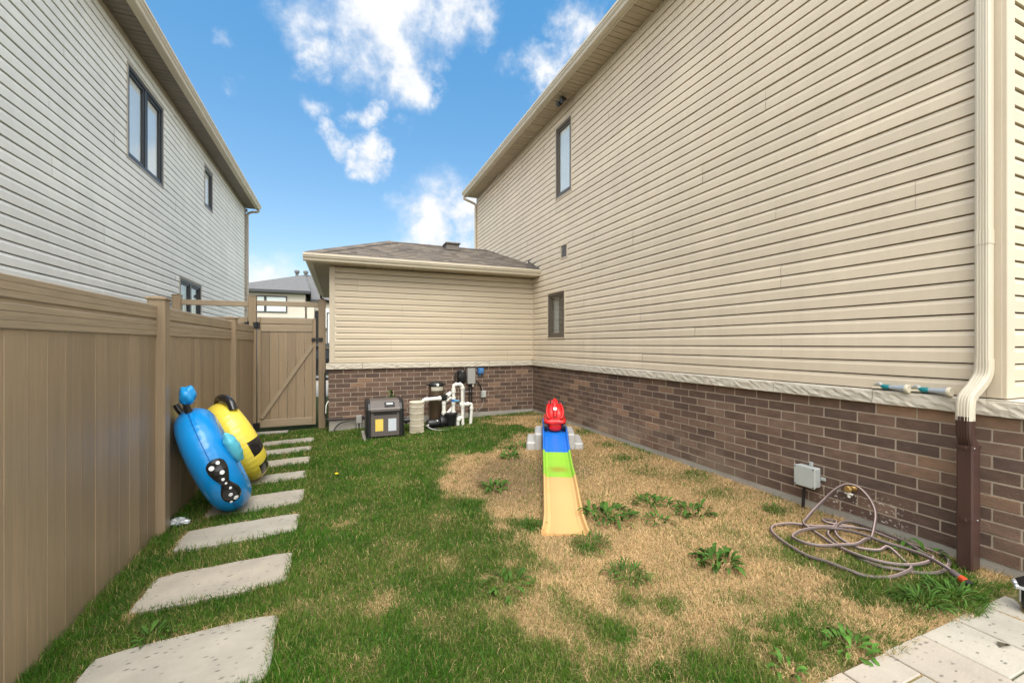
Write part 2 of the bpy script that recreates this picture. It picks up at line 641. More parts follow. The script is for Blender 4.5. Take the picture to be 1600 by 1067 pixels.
# ------------------------------------------------------------------ ground
def gz(x, y):
    b = -.05 + .03 * np.clip(x, -1.5, 4.1)
    w = np.clip((2.0 - y) / .7, 0, 1) * np.clip((x - .8) / .9, 0, 1)
    w = w * w * (3 - 2 * w)
    return b * (1 - w) + np.maximum(b, .048) * w


def vnoise(x, y, seed=0):
    g = np.random.default_rng(seed).random((64, 64))
    xi, yi = np.floor(x).astype(int), np.floor(y).astype(int)
    fx, fy = x - xi, y - yi
    fx, fy = fx * fx * (3 - 2 * fx), fy * fy * (3 - 2 * fy)
    a, b = g[xi % 64, yi % 64], g[(xi + 1) % 64, yi % 64]
    c, d = g[xi % 64, (yi + 1) % 64], g[(xi + 1) % 64, (yi + 1) % 64]
    return (a * (1 - fx) + b * fx) * (1 - fy) + (c * (1 - fx) + d * fx) * fy


def fbm(x, y, seed=0, o=4):
    s, a, t = 0, .5, 0
    for i in range(o):
        s = s + a * vnoise(x * 2 ** i, y * 2 ** i, seed + i)
        t += a
        a *= .55
    return s / t


STONES = [(-1.20, -.335, 2.36, 2.94), (-1.21, -.335, 3.30, 3.765), (-1.255, -.35, 4.17, 4.595), (-1.21, -.355, 4.90, 5.345), (-1.20, -.39, 5.80, 6.115),
          (-1.19, -.392, 6.53, 6.865), (-1.19, -.41, 7.26, 7.56), (-1.19, -.405, 7.93, 8.245)]
DRY = [(4.2, 8.45), (2.95, 8.6), (2.75, 7.9), (3.3, 7.3), (3.2, 6.8), (2.7, 6.35), (2.17, 6.1), (1.61, 5.9), (1.27, 5.2), (1.12, 4.5), (1.30, 3.95),
       (1.38, 3.42), (1.42, 3.05), (1.32, 2.7), (1.14, 2.46), (1.10, 2.15), (1.05, 1.7), (1.2, 1.0), (4.2, 1.0)]
GREEN_SPOTS = [(2.05, 1.42, .30, .45), (2.45, 1.5, .22, .5), (2.3, 1.88, .12, .55), (1.85, 2.03, .11, .9), (1.65, 2.17, .10, .8), (1.4, 1.97, .13, 1.1),
               (1.3, 2.25, .14, .7), (1.83, 2.37, .11, .8), (1.2, 1.5, .3, .8), (1.7, 1.5, .2, .7),
               (3.05, 1.62, .14, 1.0), (3.3, 1.48, .15, 1.2), (3.46, 1.34, .14, 1.3), (3.25, 1.75, .2, .8), (3.6, 1.5, .12, .8),
               (3.5, 1.85, .16, .9), (3.8, 1.5, .18, .9), (3.85, 1.9, .14, .6), (3.1, 2.1, .16, .7), (3.29, 2.25, .13, .9),
               (3.0, 2.55, .14, .5), (3.72, 2.69, .09, 1.0), (3.6, 3.2, .2, .6), (3.8, 3.7, .2, .6), (3.4, 4.1, .25, .55), (3.55, 4.7, .25, .6), (3.8, 5.4, .2, .6),
               (3.95, 6.3, .25, .6), (2.0, 6.2, .2, .6), (2.4, 5.9, .15, .8), (2.2, 5.5, .14, .6), (3.8, 7.6, .25, .5), (3.2, 8.1, .2, .5),
               (2.26, 3.25, .1, .6), (1.8, 2.86, .13, .9), (2.9, 3.0, .1, .5), (1.56, 3.36, .12, .9), (1.55, 4.4, .14, .6), (1.3, 4.1, .14, .6),
               (2.6, 2.7, .12, .4), (2.9, 2.3, .14, .4), (2.0, 4.3, .1, .3), (2.4, 4.9, .1, .25)]
DRY_SPOTS = [(.03, 4.15, .11, .6), (.75, 3.1, .10, .5), (.95, 2.75, .08, .6), (.25, 2.8, .12, .5), (.45, 2.5, .10, .25), (.9, 2.45, .10, .35), (.6, 1.9, .1, .25),
             (.9, 3.9, .15, .4), (.15, 2.3, .12, .3), (-.15, 3.4, .2, .25), (.5, 5.2, .3, .2), (.8, 6.4, .2, .25), (-.05, 2.9, .15, .3), (.4, 3.6, .2, .3)]


def in_poly_sd(x, y, poly):
    d = np.full(x.shape, 1e9)
    ins = np.zeros(x.shape, bool)
    n = len(poly)
    for i in range(n):
        ax, ay = poly[i]
        bx, by = poly[(i + 1) % n]
        ex, ey = bx - ax, by - ay
        t = np.clip(((x - ax) * ex + (y - ay) * ey) / (ex * ex + ey * ey), 0, 1)
        d = np.minimum(d, np.hypot(x - ax - t * ex, y - ay - t * ey))
        c = ((ay > y) != (by > y)) & (x < (bx - ax) * (y - ay) / (by - ay + 1e-12) + ax)
        ins ^= c
    return np.where(ins, d, -d)


def greenness(x, y):
    sd = in_poly_sd(x, y, DRY)
    nn = fbm(x * 2.6, y * 2.6, 3)
    n2 = fbm(x * 7, y * 7, 21)
    g = 1 / (1 + np.exp((sd + (nn - .5) * .75 + (n2 - .5) * .35) / .07))
    for (cx, cy, r, w) in GREEN_SPOTS:
        g = g + w * np.exp(-((x - cx) ** 2 + (y - cy) ** 2) / (r * r)) * (.35 + 1.3 * n2)
    for (cx, cy, r, w) in DRY_SPOTS:
        g = g - w * np.exp(-((x - cx) ** 2 + (y - cy) ** 2) / (r * r))
    g = g - .40 * np.clip(fbm(x * 4, y * 4, 40) - .52, 0, 1) * 2
    for (x0, x1, y0, y1) in STONES:
        dd = np.maximum(np.maximum(x0 - x, x - x1), np.maximum(y0 - y, y - y1))
        far_side = (y > y1 - .02) | (x < x0 + .05)
        g = g - .75 * np.exp(-(dd / .032) ** 2) * far_side * (.3 + 1.2 * n2)
    front = np.clip((2.3 - y) / .8, 0, 1)
    g = g + front * .45 * np.clip((fbm(x * 11, y * 11, 66) - .47) * 6, 0, 1)
    return np.clip(g, 0, 1)


xs = np.concatenate([[-500, -120, -40, -15, -6, -3, -2], np.linspace(-1.6, 4.12, 200), [4.6, 6, 10, 20, 60, 160, 500]])
ys = np.concatenate([[-500, -100, -30, -8, -3, -1, 0, .5], np.linspace(.8, 9.4, 290), [10, 11, 13, 16, 22, 35, 60, 120, 250, 900]])
GX, GY = np.meshgrid(xs, ys)
fx_, fy_ = GX.ravel(), GY.ravel()
fz_ = gz(fx_, fy_) + (fbm(fx_ * 3, fy_ * 3, 8) - .5) * .03 * ((np.abs(fx_ - 1.2) < 3) & (fy_ < 9.4))
W_, H_ = len(xs), len(ys)
ii = np.arange(W_ * H_).reshape(H_, W_)
quads = np.stack([ii[:-1, :-1], ii[:-1, 1:], ii[1:, 1:], ii[1:, :-1]], -1).reshape(-1, 4)


def np_mesh(name, co, quads=None, tris=None, cols=None, mats=()):
    me = bpy.data.meshes.new(name)
    nq = 0 if quads is None else len(quads)
    ntri = 0 if tris is None else len(tris)
    me.vertices.add(len(co))
    me.vertices.foreach_set('co', np.ascontiguousarray(co, np.float32).ravel())
    lp = np.concatenate([a.ravel() for a in (quads, tris) if a is not None]).astype(np.int32)
    me.loops.add(len(lp))
    me.loops.foreach_set('vertex_index', lp)
    st = np.concatenate([np.arange(nq) * 4, nq * 4 + np.arange(ntri) * 3]).astype(np.int32)
    me.polygons.add(nq + ntri)
    me.polygons.foreach_set('loop_start', st)
    me.update(calc_edges=True)
    if cols is not None:
        at = me.attributes.new('tone', 'FLOAT_COLOR', 'POINT')
        c4 = np.ones((len(co), 4), np.float32)
        c4[:, :3] = cols
        at.data.foreach_set('color', c4.ravel())
    for m_ in mats:
        me.materials.append(m_)
    me.validate()
    return me


def tone_mat(name, rough, bump=0, trans=0.):
    m, t, b = nmat(name)
    n, l = t.nodes, t.links
    at = n.new('ShaderNodeAttribute')
    at.attribute_name = 'tone'
    b.inputs['Roughness'].default_value = rough
    b.inputs['Specular IOR Level'].default_value = .25
    l.new(at.outputs['Color'], b.inputs['Base Color'])
    if bump:
        geo = n.new('ShaderNodeNewGeometry')
        x = n.new('ShaderNodeTexNoise')
        x.inputs['Scale'].default_value = 70
        x.inputs['Detail'].default_value = 5
        l.new(geo.outputs['Position'], x.inputs['Vector'])
        bp = n.new('ShaderNodeBump')
        bp.inputs['Strength'].default_value = bump
        bp.inputs['Distance'].default_value = .02
        l.new(x.outputs['Fac'], bp.inputs['Height'])
        l.new(bp.outputs[0], b.inputs['Normal'])
        mx = n.new('ShaderNodeMix')
        mx.data_type = 'RGBA'
        mx.blend_type = 'MULTIPLY'
        mx.inputs[0].default_value = 1
        mr = n.new('ShaderNodeMapRange')
        mr.inputs['From Min'].default_value = .3
        mr.inputs['From Max'].default_value = .7
        mr.inputs['To Min'].default_value = .55
        mr.inputs['To Max'].default_value = 1.35
        l.new(x.outputs['Fac'], mr.inputs['Value'])
        l.new(at.outputs['Color'], mx.inputs[6])
        l.new(mr.outputs[0], mx.inputs[7])
        l.new(mx.outputs[2], b.inputs['Base Color'])
    if trans:
        tr = n.new('ShaderNodeBsdfTranslucent')
        l.new(at.outputs['Color'], tr.inputs[0])
        mx = n.new('ShaderNodeMixShader')
        mx.inputs[0].default_value = trans
        l.new(b.outputs[0], mx.inputs[1])
        l.new(tr.outputs[0], mx.inputs[2])
        l.new(mx.outputs[0], n['Material Output'].inputs[0])
    return m


GREEN_SOIL = np.array([.045, .075, .014])
DRY_SOIL = np.array([.38, .25, .12])
gg = greenness(fx_, fy_)[:, None]
tone = GREEN_SOIL * gg + DRY_SOIL * (1 - gg)
bare = np.exp(-((fx_ - 1.75) ** 2 / .16 + (fy_ - 4.55) ** 2 / .35)) + .9 * np.exp(-((fx_ - 2.1) ** 2 / .1 + (fy_ - 5.0) ** 2 / .3)) \
    + .6 * np.exp(-((fx_ - 2.75) ** 2 / .05 + (fy_ - 4.6) ** 2 / .3))
bare = np.clip(1.35 * bare * (.4 + 1.2 * fbm(fx_ * 5, fy_ * 5, 77)), 0, .8)[:, None] * (1 - gg)
tone = tone * (1 - bare) + np.array([.17, .115, .068]) * bare
far = ((fy_ > 9.4) | (fx_ < -1.6) | (fx_ > 4.12))[:, None]
tone = np.where(far, np.array([.075, .10, .03]), tone)
gme = np_mesh('lawn', np.stack([fx_, fy_, fz_], 1), quads=quads, cols=tone, mats=[tone_mat('soil_and_thatch', .95, .8)])
lawn = bpy.data.objects.new('lawn', gme)
COL.objects.link(lawn)
props(lawn, kind='structure')

# road and driveway past the gate
rd = MB().box(-60, 24, -.2, 60, 32, -.08)
road = solo('road', rd, mat('asphalt', (.05, .05, .052), .9, (.04, .04, .042), 8., bump=.3), (0, 28, -.1), None, None, kind='structure')
dw = MB().box(-1.2, 14.7, -.2, 5.0, 23.9, -.06)
solo('driveway', dw, M_CONC, (1, 19, -.1), None, None, kind='structure')

# ------------------------------------------------------------------ patio


def slab_mat(name, c1, c2, seed):
    m = mat(name, c1, .85, c2, 2.6, nfac=.5, bump=.35, bscale=90, objvar=.05, streak=(5., (1, 1, 1), .10))
    t = m.node_tree
    n, l = t.nodes, t.links
    b = n['Principled BSDF']
    src = b.inputs['Base Color'].links[0].from_socket
    geo = n.new('ShaderNodeNewGeometry')
    mp = n.new('ShaderNodeMapping')
    mp.inputs['Scale'].default_value = (19, 40, 25)
    mp.inputs['Location'].default_value = (seed, seed * 2, 0)
    mp.inputs['Rotation'].default_value = (0, 0, .5)
    l.new(geo.outputs['Position'], mp.inputs['Vector'])
    vo = n.new('ShaderNodeTexVoronoi')
    vo.inputs['Scale'].default_value = 1
    vo.inputs['Randomness'].default_value = 1
    l.new(mp.outputs[0], vo.inputs['Vector'])
    cr = n.new('ShaderNodeMapRange')
    sp0 = n.new('ShaderNodeSeparateColor')
    l.new(vo.outputs['Color'], sp0.inputs[0])
    ma = n.new('ShaderNodeMath')
    ma.operation = 'MULTIPLY_ADD'
    l.new(sp0.outputs[1], ma.inputs[0])
    ma.inputs[1].default_value = .26
    ma.inputs[2].default_value = .15
    l.new(ma.outputs[0], cr.inputs['From Min'])
    cr.inputs['From Max'].default_value = .09
    l.new(vo.outputs['Distance'], cr.inputs['Value'])
    sp = n.new('ShaderNodeSeparateColor')
    l.new(vo.outputs['Color'], sp.inputs[0])
    gt = n.new('ShaderNodeMath')
    gt.operation = 'GREATER_THAN'
    gt.inputs[1].default_value = .55
    l.new(sp.outputs[0], gt.inputs[0])
    mu = n.new('ShaderNodeMath')
    mu.operation = 'MULTIPLY'
    l.new(cr.outputs[0], mu.inputs[0])
    l.new(gt.outputs[0], mu.inputs[1])
    m3 = n.new('ShaderNodeMath')
    m3.operation = 'MULTIPLY'
    m3.inputs[1].default_value = .85
    l.new(mu.outputs[0], m3.inputs[0])
    mx = n.new('ShaderNodeMix')
    mx.data_type = 'RGBA'
    l.new(m3.outputs[0], mx.inputs[0])
    l.new(src, mx.inputs[6])
    mx.inputs[7].default_value = (.10, .088, .075, 1)
    l.new(mx.outputs[2], b.inputs['Base Color'])
    return m


M_PAV = [slab_mat('paver_grey', (.40, .36, .295), (.335, .305, .255), 1), slab_mat('paver_pink', (0.408, 0.344, 0.275), (0.361, 0.318, 0.262), 5),
         slab_mat('paver_buff', (.41, .355, .28), (.345, .305, .25), 9)]
pb = MB().box(1.0, -3, -.15, 5.6, 1.262, .02)
patio = solo('patio', pb, mat('joint_sand', (.13, .105, .07), .95, (.10, .085, .055), 20), (3, 0, .02), None, None, kind='structure')
first = {-1: 1.10, 0: .76, 1: .93, 2: .70, 3: .98, 4: .8}
for k in range(-4, 9):
    x0 = 2.525 + .334 * k
    y1 = 1.258 + random.uniform(-.004, .004)
    y = y1
    nxt = first.get(k, .75 + .2 * (k % 2))
    while y > -2.4:
        p = MB().box(x0 + .0045, nxt + .004, -.01, x0 + .334 - .0045, y - .004, .06 + random.uniform(-.0015, .0015), .004)
        part('paver', p, M_PAV[random.choices((0, 1, 2), (5, 2, 3))[0]], patio)
        y = nxt
        nxt = y - random.choice((.42, .5, .5, .67))

# ------------------------------------------------------------------ stepping stones
SLAB = ['widest pale stepping stone cut by the bottom edge of the photo', 'pale stepping stone second from the bottom of the photo',
        'pale stepping stone just below the foot of the blue inflatable', 'pale stepping stone at the right side of the blue inflatable',
        'pale stepping stone touching the bottom of the yellow inflatable', 'stepping stone beside the lowest black stripe of the yellow inflatable',
        'narrow stepping stone second from the wooden gate', 'thin stepping stone nearest to the wooden gate']
for i, (x0, x1, y0, y1) in enumerate(STONES):
    z = float(gz(np.array((x0 + x1) / 2), np.array(y1))) + .022
    sb = MB()
    rot = random.uniform(-.02, .02)
    n_ = 7
    lo = []
    for (ax, ay, bx, by) in ((x0, y0, x1, y0), (x1, y0, x1, y1), (x1, y1, x0, y1), (x0, y1, x0, y0)):
        for q in range(n_):
            t = q / n_
            lo.append((ax + (bx - ax) * t + random.uniform(-.006, .006), ay + (by - ay) * t + random.uniform(-.006, .006)))
    cx, cy = (x0 + x1) / 2, (y0 + y1) / 2
    lo = [(cx + (x - cx) * math.cos(rot) - (y - cy) * math.sin(rot), cy + (x - cx) * math.sin(rot) + (y - cy) * math.cos(rot)) for x, y in lo]
    lo = [(x + .028 * (cx - x) * (abs(x - cx) / (x1 - cx)) ** 6 * (abs(y - cy) / (y1 - cy)) ** 6, y + .10 * (cy - y) * (abs(x - cx) / (x1 - cx)) ** 6 * (abs(y - cy) / (y1 - cy)) ** 6) for x, y in lo]
    dz = lambda x: .03 * (x - cx)
    sb.loft([[(x, y, z - .06 + dz(x)) for x, y in lo], [(x, y, z - .006 + dz(x)) for x, y in lo],
             [(cx + (x - cx) * .985, cy + (y - cy) * .975, z + dz(x)) for x, y in lo]])
    solo('stepping_stone', sb, M_PAV[(0, 2, 0, 2, 0, 2, 0, 0)[i]], (cx, cy, z - .05), SLAB[i], 'stepping stone', 'stepping stones along the fence')

# ------------------------------------------------------------------ siding
EXPO = .1155
PROF = [(-.028, .0), (.0195, .0005), (.0195, .074), (.007, .1068), (-.028, .1073)]


class Wall:
    """a vertical wall: point = O + t*s + n*o + z"""

    def __init__(s, O, t, n):
        s.O, s.t, s.n = Vector(O), Vector(t), Vector(n)

    def p(s, a, o, z):
        return s.O + s.t * a + s.n * o + Vector((0, 0, z))

    def box(s, mb, a0, a1, o0, o1, z0, z1, b=0.):
        P, Q = s.p(a0, o0, z0), s.p(a1, o1, z1)
        mb.box(P.x, P.y, P.z, Q.x, Q.y, Q.z, b)


def cut(a, b, holes):
    seg = [(a, b)]
    for (h0, h1) in holes:
        new = []
        for (p, q) in seg:
            if h1 <= p or h0 >= q:
                new.append((p, q))
                continue
            if h0 > p:
                new.append((p, h0))
            if h1 < q:
                new.append((h1, q))
        seg = new
    return [(p, q) for p, q in seg if q - p > .01]


def siding(house, wall, a0, a1, z0, z1, m, openings=(), plen=3.66):
    ncourse = int(math.ceil((z1 - z0) / EXPO - 1e-4))
    row = 0
    flip = wall.t.cross(Vector((0, 0, 1))).dot(wall.n) < 0
    while row < ncourse:
        cs = [c for c in (row, row + 1) if c < ncourse]
        off = (row // 2 * 1.27 + random.uniform(-.25, .25)) % plen
        cuts = [a0] + [a0 + off + plen * k for k in range(-1, 12) if a0 + .3 < a0 + off + plen * k < a1 - .3] + [a1]
        for k in range(len(cuts) - 1):
            sa, sb_ = cuts[k], cuts[k + 1]
            pcs = {}
            for c in cs:
                zb = z0 + c * EXPO
                hs = [(h[0], h[1]) for h in openings if min(zb + EXPO, h[3]) - max(zb, h[2]) > EXPO * .5]
                pcs[c] = cut(sa, sb_, hs)
            if len(cs) == 2 and pcs[cs[0]] == pcs[cs[1]]:
                jobs = [(cs, pc) for pc in pcs[cs[0]]]
            else:
                jobs = [([c], pc) for c in cs for pc in pcs[c]]
            pr = .0012 * ((k + row // 2) % 2)
            for (cl, (p, q)) in jobs:
                mb = MB()
                for c in cl:
                    zb = z0 + c * EXPO
                    ns = max(1, int((q - p) / .45))
                    nn = len(PROF)
                    V_ = []
                    ph = random.uniform(0, 6.28)
                    for k_ in range(ns + 1):
                        a_ = p + .0008 + (q - p - .0016) * k_ / ns
                        wv = pr + .0013 * math.sin(a_ * 3.1 + ph) + random.uniform(-.0006, .0006)
                        wz = .0003 * math.sin(a_ * 1.7 + ph * 2)
                        V_ += [wall.p(a_, o + wv, min(zb + z + wz, z1)) for o, z in PROF]
                    fs = []
                    for k_ in range(ns):
                        for i in range(nn - 1):
                            f = (k_ * nn + i, (k_ + 1) * nn + i, (k_ + 1) * nn + i + 1, k_ * nn + i + 1)
                            fs.append(tuple(reversed(f)) if flip else f)
                    mb.add(V_, fs)
                part('siding_panel', mb, m, house)
        row += 2


def window(house, wall, a0, a1, z0, z1, mf, mt, mull=False, pane_backing='full', lip=.035):
    """outer trim + frame recess, sash, pane, blind"""
    f = MB()
    fw = .05
    for (p, q, r_, s_) in ((a0, a1, z0, z0 + fw), (a0, a1, z1 - fw, z1), (a0, a0 + fw, z0 + fw, z1 - fw), (a1 - fw, a1, z0 + fw, z1 - fw)):
        wall.box(f, p, q, -.09, .022, r_, s_, .003)
    w = part('window', f, mf, house)
    tr = MB()
    e = .028
    for (p, q, r_, s_) in ((a0 - e, a1 + e, z0 - e, z0 - .001), (a0 - e, a1 + e, z1 + .001, z1 + e), (a0 - e, a0 - .001, z0, z1), (a1 + .001, a1 + e, z0, z1)):
        wall.box(tr, p, q, -.02, .03, r_, s_, .004)
    part('window_trim', tr, mt, w)
    bays = [(a0 + fw, a1 - fw)]
    if mull:
        md = (a0 + a1) / 2
        mm = MB()
        wall.box(mm, md - .045, md + .045, -.085, .016, z0 + fw, z1 - fw, .003)
        part('mullion', mm, mf, w)
        bays = [(a0 + fw, md - .045), (md + .045, a1 - fw)]
    for (p, q) in bays:
        sm = MB()
        g = .04
        for (u, v, r_, s_) in ((p, q, z0 + fw, z0 + fw + g), (p, q, z1 - fw - g, z1 - fw), (p, p + g, z0 + fw + g, z1 - fw - g), (q - g, q, z0 + fw + g, z1 - fw - g)):
            wall.box(sm, u, v, -.05, .004, r_, s_, .003)
        part('sash', sm, mf, w)
        pm = MB()
        wall.box(pm, p + g, q - g, -.022, -.016, z0 + fw + g, z1 - fw - g)
        part('pane', pm, M_GLASS, w)
        bmh = MB()
        if pane_backing == 'full':
            wall.box(bmh, p + .01, q - .01, -.040, -.030, z0 + fw + .01, z1 - fw - .01)
            part('pane_backing', bmh, M_BACKING, w)  # white sheet added so the glass reads as reflecting bright cloud
        else:
            wall.box(bmh, p + (q - p) * .62, q - .02, -.088, -.080, z0 + fw, z1 - fw)
            part('curtain', bmh, M_CURT, w)
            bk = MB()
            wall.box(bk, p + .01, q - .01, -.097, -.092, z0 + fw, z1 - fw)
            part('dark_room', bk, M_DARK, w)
    return w


def soffit(house, wall, a0, a1, o0, o1, z, m):
    """vented soffit panels, each with V grooves"""
    a = a0
    pn = None
    W3 = .305
    while a < a1 - .01:
        b = min(a + W3, a1)
        mb = MB()
        pr = []
        k = 3
        step = (b - a) / k
        for i in range(k):
            s0 = a + i * step
            pr += [(s0 + .002, 0), (s0 + step - .016, 0), (s0 + step - .012, .007), (s0 + step - .002, .007)]
        lo = [[wall.p(s_, o, z + h) for s_, h in pr] for o in (o0, o1)]
        top = [[wall.p(s_, o, z + .02) for s_, h in reversed(pr)] for o in (o0, o1)]
        mb.loft([lo[0] + top[0], lo[1] + top[1]])
        part('soffit_panel', mb, m, house, recalc=True)
        a = b


GUT = [(0, 0), (.072, 0), (.082, .012), (.086, .036), (.112, .066), (.114, .088), (.126, .094), (.126, .132), (.117, .132), (.114, .112), (.01, .112), (.01, .125), (0, .125)]


def gutter(house, wall, a0, a1, o, z, m):
    mb = MB()
    mb.loft([[wall.p(a, o + x, z + y) for x, y in GUT] for a in (a0, a1)])
    return part('gutter', mb, m, house, recalc=True)


def dspout(pts, w, d, n_rib=4, wvec=(0, 1, 0)):
    """rectangular ribbed downspout swept along pts: w along wvec, d across"""
    mb = MB()
    w3 = Vector(wvec)
    sec = []
    hw, hd = w / 2, d / 2
    c = .009
    face = [(-hw + c, -hd)]
    for i in range(n_rib):
        s0 = -hw + .012 + (w - .024) * i / n_rib
        st = (w - .024) / n_rib
        face += [(s0 + st * .25, -hd), (s0 + st * .4, -hd - .0035), (s0 + st * .75, -hd - .0035), (s0 + st * .9, -hd)]
    face.append((hw - c, -hd))
    sec = face + [(hw, -hd + c), (hw, hd - c), (hw - c, hd), (-hw + c, hd), (-hw, hd - c), (-hw, -hd + c)]
    loops = []
    P = [Vector(p) for p in pts]
    for i, p in enumerate(P):
        t = (P[min(i + 1, len(P) - 1)] - P[max(i - 1, 0)]).normalized()
        nrm = t.cross(w3).normalized()
        if nrm.x < 0:
            nrm = -nrm
        loops.append([p + w3 * a + nrm * b for a, b in sec])
    mb.loft(loops)
    return mb


# ------------------------------------------------------------------ the house on the right, with its garage
XB, YB = 4.07, 8.71                     # brick faces
XS, YS = 4.085, 8.725                   # siding planes
HX0, HX1, HY0, HY1 = XS, 12.0, 1.36, 12.9
ZS0, SOF = 1.238, 6.235
GXL = -.15                              # garage left end (siding)
house = thing('house', (6.5, 7, 0), 'beige sided two storey house on brown brick base, garage attached', 'house')
WR = Wall((XS, 0, 0), (0, 1, 0), (-1, 0, 0))
WGf = Wall((0, YS, 0), (1, 0, 0), (0, -1, 0))
WRear = Wall((0, HY0, 0), (1, 0, 0), (0, -1, 0))
WGs = Wall((GXL, 0, 0), (0, 1, 0), (-1, 0, 0))
core = MB()
core.box(XS + .10, HY0 + .1, -.3, HX1, HY1 - .02, SOF + .1)
core.box(GXL + .1, YS + .10, -.3, XS + .05, 14.5, 3.07)
part('wall', core, M_CORE, house)
WIN_R = [(6.98, 7.58, 4.53, 5.93), (7.24, 7.93, 1.73, 2.64)]
VENT = (7.11, 7.39, 3.27, 3.55)
siding(house, WR, HY0 + .06, YS - .012, ZS0, ZS0 + 16 * EXPO, M_SID, WIN_R)
siding(house, WR, HY0 + .06, HY1 - .03, ZS0 + 16 * EXPO, SOF, M_SID, WIN_R + [VENT])
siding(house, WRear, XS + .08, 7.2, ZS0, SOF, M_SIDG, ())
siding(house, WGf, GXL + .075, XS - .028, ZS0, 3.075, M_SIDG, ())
siding(house, WGs, YS + .08, 14.4, ZS0, 3.075, M_SID, ())
# trims
t = MB()
t.box(XS - .024, HY0 + .075, ZS0, XS + .01, HY0 - .002, SOF - .002, .004)
t.box(XS - .022, HY0 - .024, ZS0, XS + .085, HY0 + .02, SOF - .002, .004)
part('corner_trim', t, M_TRIM, house)
t = MB()
t.box(GXL - .024, YS - .024, ZS0, GXL + .075, YS + .02, 3.08, .004)
t.box(GXL - .0235, YS - .02, ZS0, GXL + .01, YS + .08, 3.08, .004)
part('corner_trim', t, M_TRIM, house)
t = MB()
t.box(XS - .030, YS - .030, ZS0, XS + .01, YS + .01, 3.075, .006)
part('corner_trim', t, M_TRIM, house)
t = MB()
t.box(XS - .026, HY1 - .04, ZS0, XS + .06, HY1 + .03, SOF - .002, .004)
part('corner_trim', t, M_TRIM, house)
t = MB()
WR.box(t, HY0 + .08, HY1 - .05, -.002, .024, SOF - .075, SOF - .003, .006)
part('frieze_board', t, M_TRIM, house)
for wdat, bl in ((WIN_R[0], 'full'), (WIN_R[1], 'part')):
    window(house, WR, *wdat, M_WINBR, M_TRIM, pane_backing=bl)
# louvred wall vent
v = MB()
WR.box(v, VENT[0], VENT[1], -.02, .032, VENT[2], VENT[2] + .025, .004)
WR.box(v, VENT[0], VENT[1], -.02, .032, VENT[3] - .025, VENT[3], .004)
WR.box(v, VENT[0], VENT[0] + .03, -.02, .032, VENT[2] + .025, VENT[3] - .025, .004)
WR.box(v, VENT[1] - .03, VENT[1], -.02, .032, VENT[2] + .025, VENT[3] - .025, .004)
vent = part('wall_vent', v, M_TRIM, house)
for i in range(7):
    z = VENT[2] + .03 + i * .031
    q = MB()
    q.add([WR.p(VENT[0] + .03, .0, z + .024), WR.p(VENT[1] - .03, .0, z + .024), WR.p(VENT[1] - .03, .024, z), WR.p(VENT[0] + .03, .024, z),
           WR.p(VENT[0] + .03, -.004, z + .022), WR.p(VENT[1] - .03, -.004, z + .022), WR.p(VENT[1] - .03, .020, z - .002), WR.p(VENT[0] + .03, .020, z - .002)],
          [(0, 1, 2, 3), (7, 6, 5, 4), (3, 2, 6, 7), (0, 4, 5, 1)])
    part('louvre', q, M_EGREY, vent)

# eaves of the main roof
OV = .37
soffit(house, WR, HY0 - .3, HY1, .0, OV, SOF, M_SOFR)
f = MB()
WR.box(f, HY0 - .3, HY1 + .02, OV - .006, OV + .02, SOF - .012, SOF + .14, .004)
part('fascia', f, M_ALU, house)
gutter(house, WR, HY0 - .3, HY1 + .03, OV + .0205, SOF + .0, M_ALU)
rf = MB()
e = OV + .06
rf.add([(XS - e, HY0 - .3, SOF + .13), (12.2, HY0 - .3, SOF + .13), (12.2, HY1 + .1, SOF + .13), (XS - e, HY1 + .1, SOF + .13), (8.3, 5.2, 8.0), (8.3, 9.0, 8.0)],
       [(0, 1, 4), (1, 2, 5, 4), (2, 3, 5), (3, 0, 4, 5), (3, 2, 1, 0)])
part('roof', rf, M_ROOF[0], house)
# far-corner downspout of the main eave
mb = dspout(smooth_path([(XS - OV - .07, HY1 + .0, SOF + .02), (XS - OV - .06, HY1 + .0, SOF - .06), (XS - .20, HY1 + .0, SOF - .14), (XS - .07, HY1 + .0, SOF - .20), (XS - .062, HY1, SOF - .32)], 4)
            + [(XS - .062, HY1, 4.9), (XS - .062, HY1, 3.5)], .07, .055)
part('downspout', mb, M_ALU, house, recalc=True)
# loose white cable below the soffit
mb = MB().tube(smooth_path([(XS - .03, HY1 - .1, SOF - .10), (XS - .06, HY1 - .35, SOF - .16), (XS - .05, HY1 - .8, SOF - .12), (XS - .06, HY1 - 1.35, SOF - .14),
                            (XS - .05, HY1 - 1.9, SOF - .06), (XS - .06, HY1 - 2.2, SOF - .01)], 5), .009, 6)
part('cable', mb, M_PVC, house)

# near downspout: cream above, brown below
DX, DY = XS - .058, 1.432
LX, LY = 3.945, 1.483
up = dspout([(DX, DY, SOF - .15), (DX, DY, 4.2), (DX, DY, 3.2), (DX, DY, 1.475)], .078, .06)
dsp = part('downspout', up, M_DSP, house, recalc=True)
el = dspout(smooth_path([(DX, DY, 1.50), (DX, DY, 1.43), (DX - .012, DY + .006, 1.375), (DX - .05, DY + .022, 1.31), (LX - .012, LY - .004, 1.24), (LX - .026, LY, 1.18), (LX - .028, LY, 1.085)], 4), .083, .066)
part('elbow', el, M_DSP, dsp, recalc=True)
bj = dspout([(DX, DY, 2.36), (DX, DY, 2.27)], .083, .065)
part('joint_collar', bj, M_DSP, dsp, recalc=True)
bj = dspout([(DX, DY, 4.02), (DX, DY, 4.10)], .083, .065)
part('joint_collar', bj, M_DSP, dsp, recalc=True)
bl = dspout(smooth_path([(LX - .026, LY, 1.112), (LX - .026, LY, 1.03), (LX - .022, LY, .985), (LX - .004, LY, .945), (LX + .012, LY, .905), (LX + .014, LY, .885)], 4), .078, .07)
